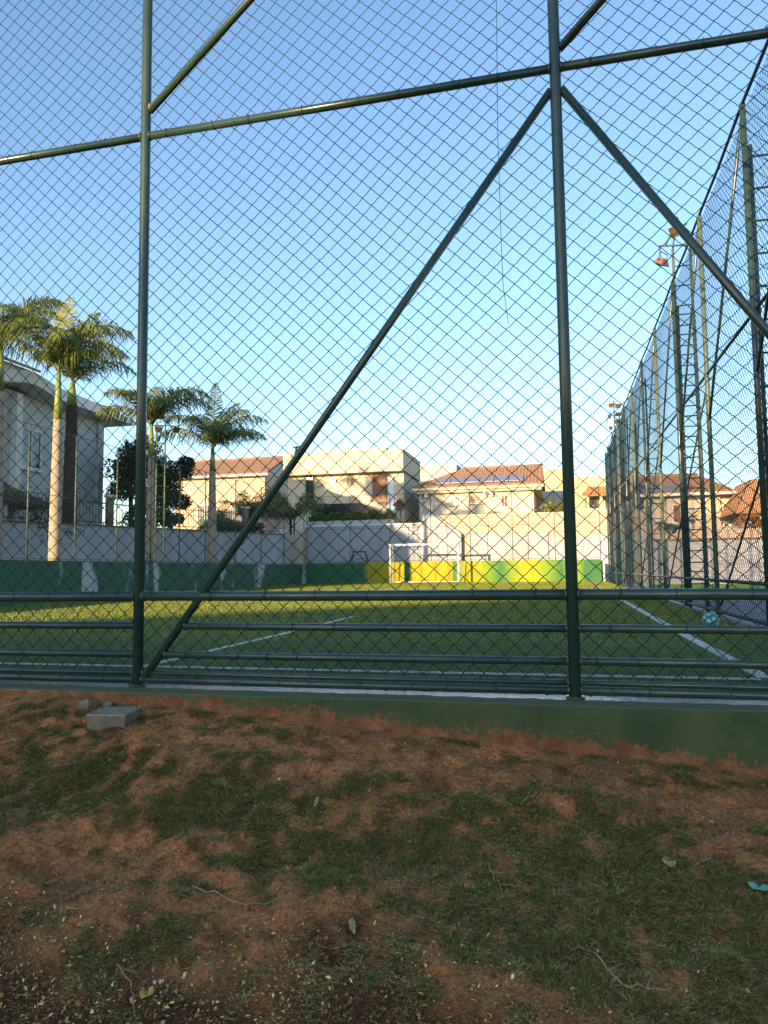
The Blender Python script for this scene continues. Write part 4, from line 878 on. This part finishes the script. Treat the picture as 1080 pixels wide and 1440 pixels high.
for p in (E4[1], E4[2], E4[0]): MB().tube([(p[0], p[1], 3.8), (ap2[0] if p[0] > pvx else ap1[0], ap2[1], 4.66)], .06, 7).build('hip_cap', 'conc', pv_, smooth=True)
for sx in (-1, 1):
    for sy in (-1, 1): MB().box(pvx + sx*1.1 - .17, pvy + sy*1.1 - .17, 1.27, pvx + sx*1.1 + .17, pvy + sy*1.1 + .17, 3.7).build('pillar', 'stucco', pv_)

# ---- walls behind the far pitch wall
w1 = thing('garden_wall', (-12, 43, 1.2), 'tall mottled grey garden wall behind the far pitch wall', 'wall')
MB().box(-15.4, 43, 1.1, -7.85, 43.25, 3.62).build('wall', 'stuccocool', w1); MB().box(-15.45, 42.95, 3.62, -7.8, 43.3, 3.70).build('coping', 'white', w1)
MB().box(-15.9, 42.8, 1.1, -15.35, 43.3, 3.3).build('pillar', 'cream', w1)
MB().prism([(-7.9, 42.88, 1.1), (-5.6, 42.88, 1.1), (-5.6, 42.88, 3.0), (-7.9, 42.88, 4.75)], (0, .11, 0)).build('stair_parapet', 'stuccocool', w1)
w2 = thing('garden_wall', (-3, 43.4, 1.2), 'tall peach tinted garden wall below the right house', 'wall')
MB().box(-7.85, 43.3, -1, 4.9, 43.55, 4.05).build('wall', 'peach', w2); MB().box(-7.85, 43.26, 4.05, 4.95, 43.6, 4.13).build('coping', 'cream', w2)
MB().box(-5.2, 43.18, 1.1, -.6, 43.299, 3.0).build('grey_panel', 'stuccocool', w2); MB().box(-.55, 43.2, -1, 4.8, 43.299, 2.7).build('grey_panel', 'stuccogrey', w2)  # flat grey slabs set on the face of the peach wall
w3 = thing('garden_wall', (9, 43, -.5), 'long white wall with a low green band behind the side fence', 'wall')
MB().box(4.95, 42.9, -1, 22, 43.1, 2.30).build('wall', 'stuccogrey', w3); MB().box(4.95, 42.84, 2.30, 22, 43.16, 2.42).build('coping', 'conc', w3); MB().box(4.9, 43.6, .9, 22, 43.8, 2.95).build('rear_wall', 'peach', w3)
MB().box(4.95, 42.7, -1, 22, 42.9, -.08).build('green_band', mat('grass_green_paint', (.10, .22, .03), (.06, .16, .03), .9, 1.5), w3)

# small roofed bird house on the white wall, trestle on the pitch wall
bh = thing('bird_house', (-9.3, 43.1, 3.7), 'little roofed bird house on a post above the white wall', 'bird house')
MB().tube([(-9.3, 43.15, 3.62), (-9.3, 43.15, 4.5)], .05, 8).build('pole', 'bark', bh); MB().box(-9.55, 42.95, 4.5, -9.05, 43.35, 4.85).build('box', 'timber', bh)
MB().prism([(-9.75, 42.85, 4.8), (-8.85, 42.85, 4.8), (-9.3, 42.85, 5.2)], (0, .6, 0)).build('roof', 'tilebrown', bh)
ts = thing('trestle', (-11.6, 41.6, 1.25), 'dark metal trestle standing above the far pitch wall', 'trestle')
for x in (-12.05, -11.1):
    for sy in (-.18, .18): MB().tube([(x + (.12 if x < -11.5 else -.12), 41.9, 2.0), (x + (-.08 if x < -11.5 else .08), 41.9 + sy*1.5, 1.24)], .03, 6).build('leg', 'dark', ts)
MB().box(-12.0, 41.8, 1.95, -11.15, 42.0, 2.03).build('crosspiece', 'dark', ts); MB().box(-11.85, 41.88, 1.55, -11.3, 41.92, 1.60).build('stretcher', 'dark', ts)

# ------------------------------------------------------------------ unseen houses added behind and left of the camera, shaped to cast shade
nb = thing('house', (-24, -66, -1.2), 'large unseen house added behind the viewer, its long sloping roof shaped to shade the bank', 'house')
MB().box(-37, -74, -1.2, -6, -60.5, 10.4).build('wall', 'stucco', nb)
MB().prism([(-38.8, -60, 10.6), (-4, -60, 12.0), (-11, -60, 16.0), (-20.4, -60, 16.9), (-24.4, -60, 15.3), (-28.4, -60, 13.3)], (0, -14, 0)).build('roof', 'tile', nb)
nb2 = thing('house', (-29, 9, 1.27), 'tall unseen white house added left of the view to shade the neighbouring house', 'house')
MB().box(-42, 4, 1.2, -23.2, 12, 8.6).build('wall', 'stucco', nb2)
MB().prism([(-43, 3.5, 8.6), (-22.6, 3.5, 8.6), (-26, 8, 10.8), (-40, 8, 10.8)], (0, .05, 0)).build('gable', 'stucco', nb2)
tile_roof('roof', [(-43, 3.4, 8.6), (-22.5, 3.4, 8.6), (-26, 8, 10.9), (-40, 8, 10.9)], 'tile', nb2); tile_roof('roof', [(-22.5, 3.4, 8.6), (-22.5, 12.6, 8.6), (-26, 8, 10.9), (-26, 8, 10.9)], 'tile', nb2)
tile_roof('roof', [(-22.5, 12.6, 8.6), (-43, 12.6, 8.6), (-40, 8, 10.9), (-26, 8, 10.9)], 'tile', nb2)

# ------------------------------------------------------------------ bank grass, litter and scraps
def blades(n, rng, ymin, ymax, xfun, dens_thr, hgt, wid, lay, bend=1.0):
    X = rng.uniform(-1, 1, n); Y = ymin + (ymax - ymin)*rng.uniform(0, 1, n)
    X = xfun(X, Y); d = grass_density(X, Y); keep = rng.uniform(0, 1, n) < dens_thr(d); X, Y, d = X[keep], Y[keep], d[keep]; n = len(X)
    Z = bank_z(X, Y) - .002; az = rng.uniform(0, 2*PI, n); L = hgt*rng.uniform(.5, 1.3, n)*(.6 + .8*d); el = rng.uniform(*lay, n)
    dirv = np.stack([np.cos(az)*np.cos(el), np.sin(az)*np.cos(el), np.sin(el)], 1); s = np.stack([-np.sin(az), np.cos(az), 0*az], 1)*wid*rng.uniform(.6, 1.3, n)[:, None]
    p = np.stack([X, Y, Z], 1); m1 = p + dirv*L[:, None]*.55; e2 = el - bend*rng.uniform(.2, 1.0, n); dv2 = np.stack([np.cos(az)*np.cos(e2), np.sin(az)*np.cos(e2), np.sin(e2)], 1); tip = m1 + dv2*L[:, None]*.5
    V = np.stack([p - s, p + s, m1 + s*.8, m1 - s*.8, tip + s*.15, tip - s*.15], 1).reshape(-1, 3); b = (np.arange(n)*6)[:, None]
    F = np.concatenate([b + np.array([[0, 1, 2, 3]]), b + np.array([[3, 2, 4, 5]])], 0); return V, F
xf = lambda u, Y: -.24*Y + u*(.62*Y + .25)
M['blade'] = two_leaf('lawn_blade', (.115, .130, .022), (.18, .172, .036), .65, .8, .2, .08)
M['straw'] = two_leaf('straw_blade', (.50, .35, .135), (.26, .175, .07), .8, .9, .1, .08)
r2 = np.random.default_rng(91)
V, F = blades(620000, r2, 2.15, 4.74, xf, lambda d: np.clip((d - .20)*2.6, 0, 1), .024, .0015, (.05, 1.15)); tag(link('grass', V, F, 'blade'), 'patchy short green grass on the red earth bank', 'grass', kind='stuff')
V, F = blades(520000, r2, 2.15, 4.74, xf, lambda d: .20 + np.clip((d - .02)*1.4, 0, .6), .040, .0012, (-.02, .45), .25); tag(link('dry_grass', V, F, 'straw'), 'dry straw coloured grass stems lying over the bank', 'grass', kind='stuff')
# fallen leaves
def litter(n, rng):
    Y = 2.15 + rng.uniform(0, 1, n)**1.8*2.2; X = xf(rng.uniform(-1, 1, n), Y)
    pr = np.clip((3.05 - Y)/.6, .03, 1)*np.where(X > -.1, .35, 1.)*(.3 + 1.2*fbm(X, Y, 95, 2.5, 2)); k = rng.uniform(0, 1, n) < pr; X, Y = X[k], Y[k]; n = len(X)
    Z = bank_z(X, Y) + rng.uniform(.003, .016, n); az = rng.uniform(0, 2*PI, n); L = rng.uniform(.007, .027, n); W = L*rng.uniform(.25, .6, n)
    t = np.stack([np.cos(az), np.sin(az), rng.normal(size=n)*.45], 1); t /= np.linalg.norm(t, axis=1, keepdims=True); s = np.stack([-np.sin(az), np.cos(az), rng.normal(size=n)*.5], 1); nn = np.cross(t, s)
    c = np.stack([X, Y, Z], 1); L = L[:, None]; W = W[:, None]; cu = rng.uniform(.0, .35, n)[:, None]
    V = np.stack([c - t*L*.5, c + s*W*.5 - t*L*.1 + nn*W*cu, c + t*L*.5, c - s*W*.5 - t*L*.1 + nn*W*cu, c], 1).reshape(-1, 3); b = (np.arange(n)*5)[:, None]
    return V, np.concatenate([b + np.array([[0, 1, 4]]), b + np.array([[1, 2, 4]]), b + np.array([[2, 3, 4]]), b + np.array([[3, 0, 4]])], 0)
M['litter'] = two_leaf('fallen_leaf', (.66, .49, .22), (.40, .25, .09), .7, .8, .1, .1)
V, F = litter(9500, r2); tag(link('leaf_litter', V, F, 'litter'), 'pale yellow fallen leaves scattered along the lower bank', 'leaf litter', kind='stuff')
# crumbs of soil and small stones
def crumbs(n, rng):
    Y = rng.uniform(2.15, 4.72, n); X = xf(rng.uniform(-1, 1, n), Y); k = rng.uniform(0, 1, n) < 1.05 - 2.2*grass_density(X, Y); X, Y = X[k], Y[k]; n = len(X)
    R = (.0022 + .011*rng.uniform(0, 1, n)**5)[:, None]; c = np.stack([X, Y, bank_z(X, Y) + R[:, 0]*.25], 1)
    D = np.array([(1, 0, 0), (0, 1, 0), (-1, 0, 0), (0, -1, 0), (0, 0, 1), (0, 0, -1)], float); az = rng.uniform(0, 2*PI, n); ca, sa = np.cos(az), np.sin(az)
    V = np.stack([c + R*rng.uniform(.6, 1.3, (n, 1))*np.stack([ca*d[0] - sa*d[1], sa*d[0] + ca*d[1], 0*ca + d[2]*.8], 1) for d in D], 1).reshape(-1, 3); b = (np.arange(n)*6)[:, None]
    return V, np.concatenate([b + np.array([t]) for t in ((0, 1, 4), (1, 2, 4), (2, 3, 4), (3, 0, 4), (1, 0, 5), (2, 1, 5), (3, 2, 5), (0, 3, 5))], 0)
M['crumb'] = mat('soil_crumb', (.36, .15, .055), (.18, .085, .035), .95, 30, island=.5, spec=.15)
V, F = crumbs(26000, r2); tag(link('soil_crumbs', V, F, 'crumb'), 'loose crumbs of red soil and grit on the bare patches', 'soil', kind='stuff')
def bz(x, y): return float(bank_z(np.array([x]), np.array([y]))[0])
def crumple(name, x, y, sx, sy, m, label, cat, seed, group=None, rot=0.):
    rng = np.random.default_rng(seed); n = 9; V = []; F = []
    for j in range(n):
        for i in range(n):
            u, v = i/(n-1) - .5, j/(n-1) - .5; edge = math.sqrt(max(0, 1 - (2*v)**2)) if True else 1
            px, py = u*sx*(.35 + .65*edge), v*sy; cx_, cy_ = px*math.cos(rot) - py*math.sin(rot), px*math.sin(rot) + py*math.cos(rot)
            V.append((x + cx_, y + cy_, bz(x + cx_, y + cy_) + .010 + .012*rng.uniform(0, 1) + .02*abs(u)*sx/.08*.5))
    for j in range(n-1):
        for i in range(n-1): F.append((j*n + i, j*n + i + 1, (j+1)*n + i + 1, (j+1)*n + i))
    o = MB().add(V, F).build(name, m, loc=(x, y, bz(x, y)), smooth=True); sd_ = o.modifiers.new('Solid', 'SOLIDIFY'); sd_.thickness = .0015
    return tag(o, label, cat, group)
crumple('plastic_scrap', .80, 3.50, .12, .05, 'scrap', 'crumpled green plastic scrap on the grass at the right edge', 'litter', 1, rot=.1)
crumple('dry_leaf', .44, 3.60, .05, .075, 'drytan', 'large pale curled dry leaf in the grass under the middle post', 'leaf', 2, rot=.3)
crumple('dry_leaf', -1.52, 2.52, .05, .03, mat('yellow_dry_leaf', (.45, .30, .06), (.36, .22, .05), .7, 30), 'yellow fallen leaf beside the bare twigs at the bottom left', 'leaf', 3, rot=.5)
crumple('dry_leaf', -1.30, 3.80, .022, .09, 'drytan', 'narrow curled grey leaf standing on the bare earth patch', 'leaf', 4, rot=.2)
crumple('dry_leaf', -.86, 2.95, .025, .06, 'drytan', 'slim tan dry leaf below the dark grass patch', 'leaf', 5, rot=.5)
def twig(pts2, r, label, group=None, side=True, seed=0):
    rng = random.Random(seed); P = []
    for i in range(len(pts2)-1):
        for k in range(6):
            t = k/6; x = pts2[i][0]*(1-t) + pts2[i+1][0]*t; y = pts2[i][1]*(1-t) + pts2[i+1][1]*t; P.append((x + rng.uniform(-.006, .006), y + rng.uniform(-.006, .006), bz(x, y) + .012 + rng.uniform(0, .012)))
    m_ = MB().tube(P, list(np.linspace(r, r*.4, len(P))), 5)
    if side:
        for k in range(2, len(P)-2, 4):
            a = rng.uniform(0, 2*PI); L = rng.uniform(.05, .12); m_.tube([P[k], (P[k][0] + L*.6*math.cos(a), P[k][1] + L*.6*math.sin(a), P[k][2] + .02), (P[k][0] + L*math.cos(a + .3), P[k][1] + L*math.sin(a + .3), P[k][2] + .015)], [r*.6, r*.45, r*.2], 4)
    tag(m_.build('twig', 'twig', loc=P[0], smooth=True), label, 'twig', group)
twig([(.06, 3.0), (.12, 2.88), (.2, 2.80), (.36, 2.78)], .0035, 'bent pale twig in the lower right of the bank', seed=1)
twig([(-1.72, 2.62), (-1.60, 2.55), (-1.5, 2.42)], .003, 'branched bare twig at the bottom left among fallen leaves', seed=2)
twig([(-1.62, 3.05), (-1.4, 3.03), (-1.15, 3.06)], .0035, 'long straight dry stem lying across the brown earth', side=False, seed=3)
twig([(-.35, 3.45), (-.3, 3.32), (-.27, 3.2)], .003, 'pale twig in the middle of the green patch', seed=4)
twig([(-.22, 3.95), (-.14, 4.05), (-.12, 4.12)], .003, 'short pale twig on the bare red slope below the kerb', seed=5)
twig([(-2.1, 2.82), (-1.9, 2.83)], .003, 'short straw coloured twig at the left edge', side=False, seed=6)
# fibres of the turf that catch the edge of the near white line
rt = np.random.default_rng(97); n = 90000
Y = 5.2 + rt.uniform(0, 1, n)**1.5*3.2; X = xf(rt.uniform(-1, 1, n), Y); k = X < 2.4; X, Y = X[k], Y[k]; n = len(X); az = rt.uniform(0, 2*PI, n); L = rt.uniform(.012, .035, n)[:, None]
p = np.stack([X, Y, 0*X + .001], 1); s = np.stack([-np.sin(az), np.cos(az), 0*az], 1)*.0016; tip = p + np.stack([np.cos(az)*.6, np.sin(az)*.6, 0*az + .9], 1)*L
V = np.stack([p - s, p + s, tip], 1).reshape(-1, 3); F = (np.arange(n)*3)[:, None] + np.array([[0, 1, 2]])
rt2 = np.random.default_rng(98); n = 170000
Y = 6.4 + rt2.uniform(0, 1, n)**.85*34.5; X = np.where(Y < 14, rt2.uniform(-1, 1, n)*(.62*Y + 1) - .24*Y, rt2.uniform(-14.5, 2.38, n)); az = rt2.normal(0, .55, n) + PI/2*np.where(rt2.uniform(0, 1, n) < .5, 1, -1); L = (rt2.uniform(.018, .034, n)*np.clip((Y - 5)/5, .5, 1))[:, None]
on_line = (np.abs(X - 1.5) < .075) | ((np.abs(X + 3.73) < .065) & (Y < 13.1)) | (np.abs(Y - 39.55) < .07)
k = ~on_line & (X < 2.4) & (X > -14.55); X, Y, az, L = X[k], Y[k], az[k], L[k]; n = len(X)
p = np.stack([X, Y, np.maximum(0, (Y - 10)*.0045) - .001], 1); s = np.stack([-np.sin(az), np.cos(az), 0*az], 1)*(rt2.uniform(.006, .014, n)*np.clip((Y - 5)/5, .3, 1))[:, None]; tip = p + np.stack([np.cos(az)*.5, np.sin(az)*.5, 0*az + .9], 1)*L
V2 = np.stack([p - s, p + s, tip + s*.4, tip - s*.4], 1).reshape(-1, 3); F2 = (np.arange(n)*4)[:, None] + np.array([[0, 1, 2, 3]])
M['fibrefar'] = two_leaf('turf_tuft', (.15, .195, .030), (.18, .22, .036), .3, .8, .25)
tag(link('turf_tufts', V2, F2, 'fibrefar'), 'upright artificial grass tufts over the whole pitch', 'turf', kind='stuff')
M['fibre'] = mat('turf_fibre', (.085, .135, .045), (.11, .16, .055), .8, 2, island=.4, spec=.2)
tag(link('turf_fibres', V, F, 'fibre'), 'upright artificial grass fibres of the near pitch edge', 'turf', kind='stuff')
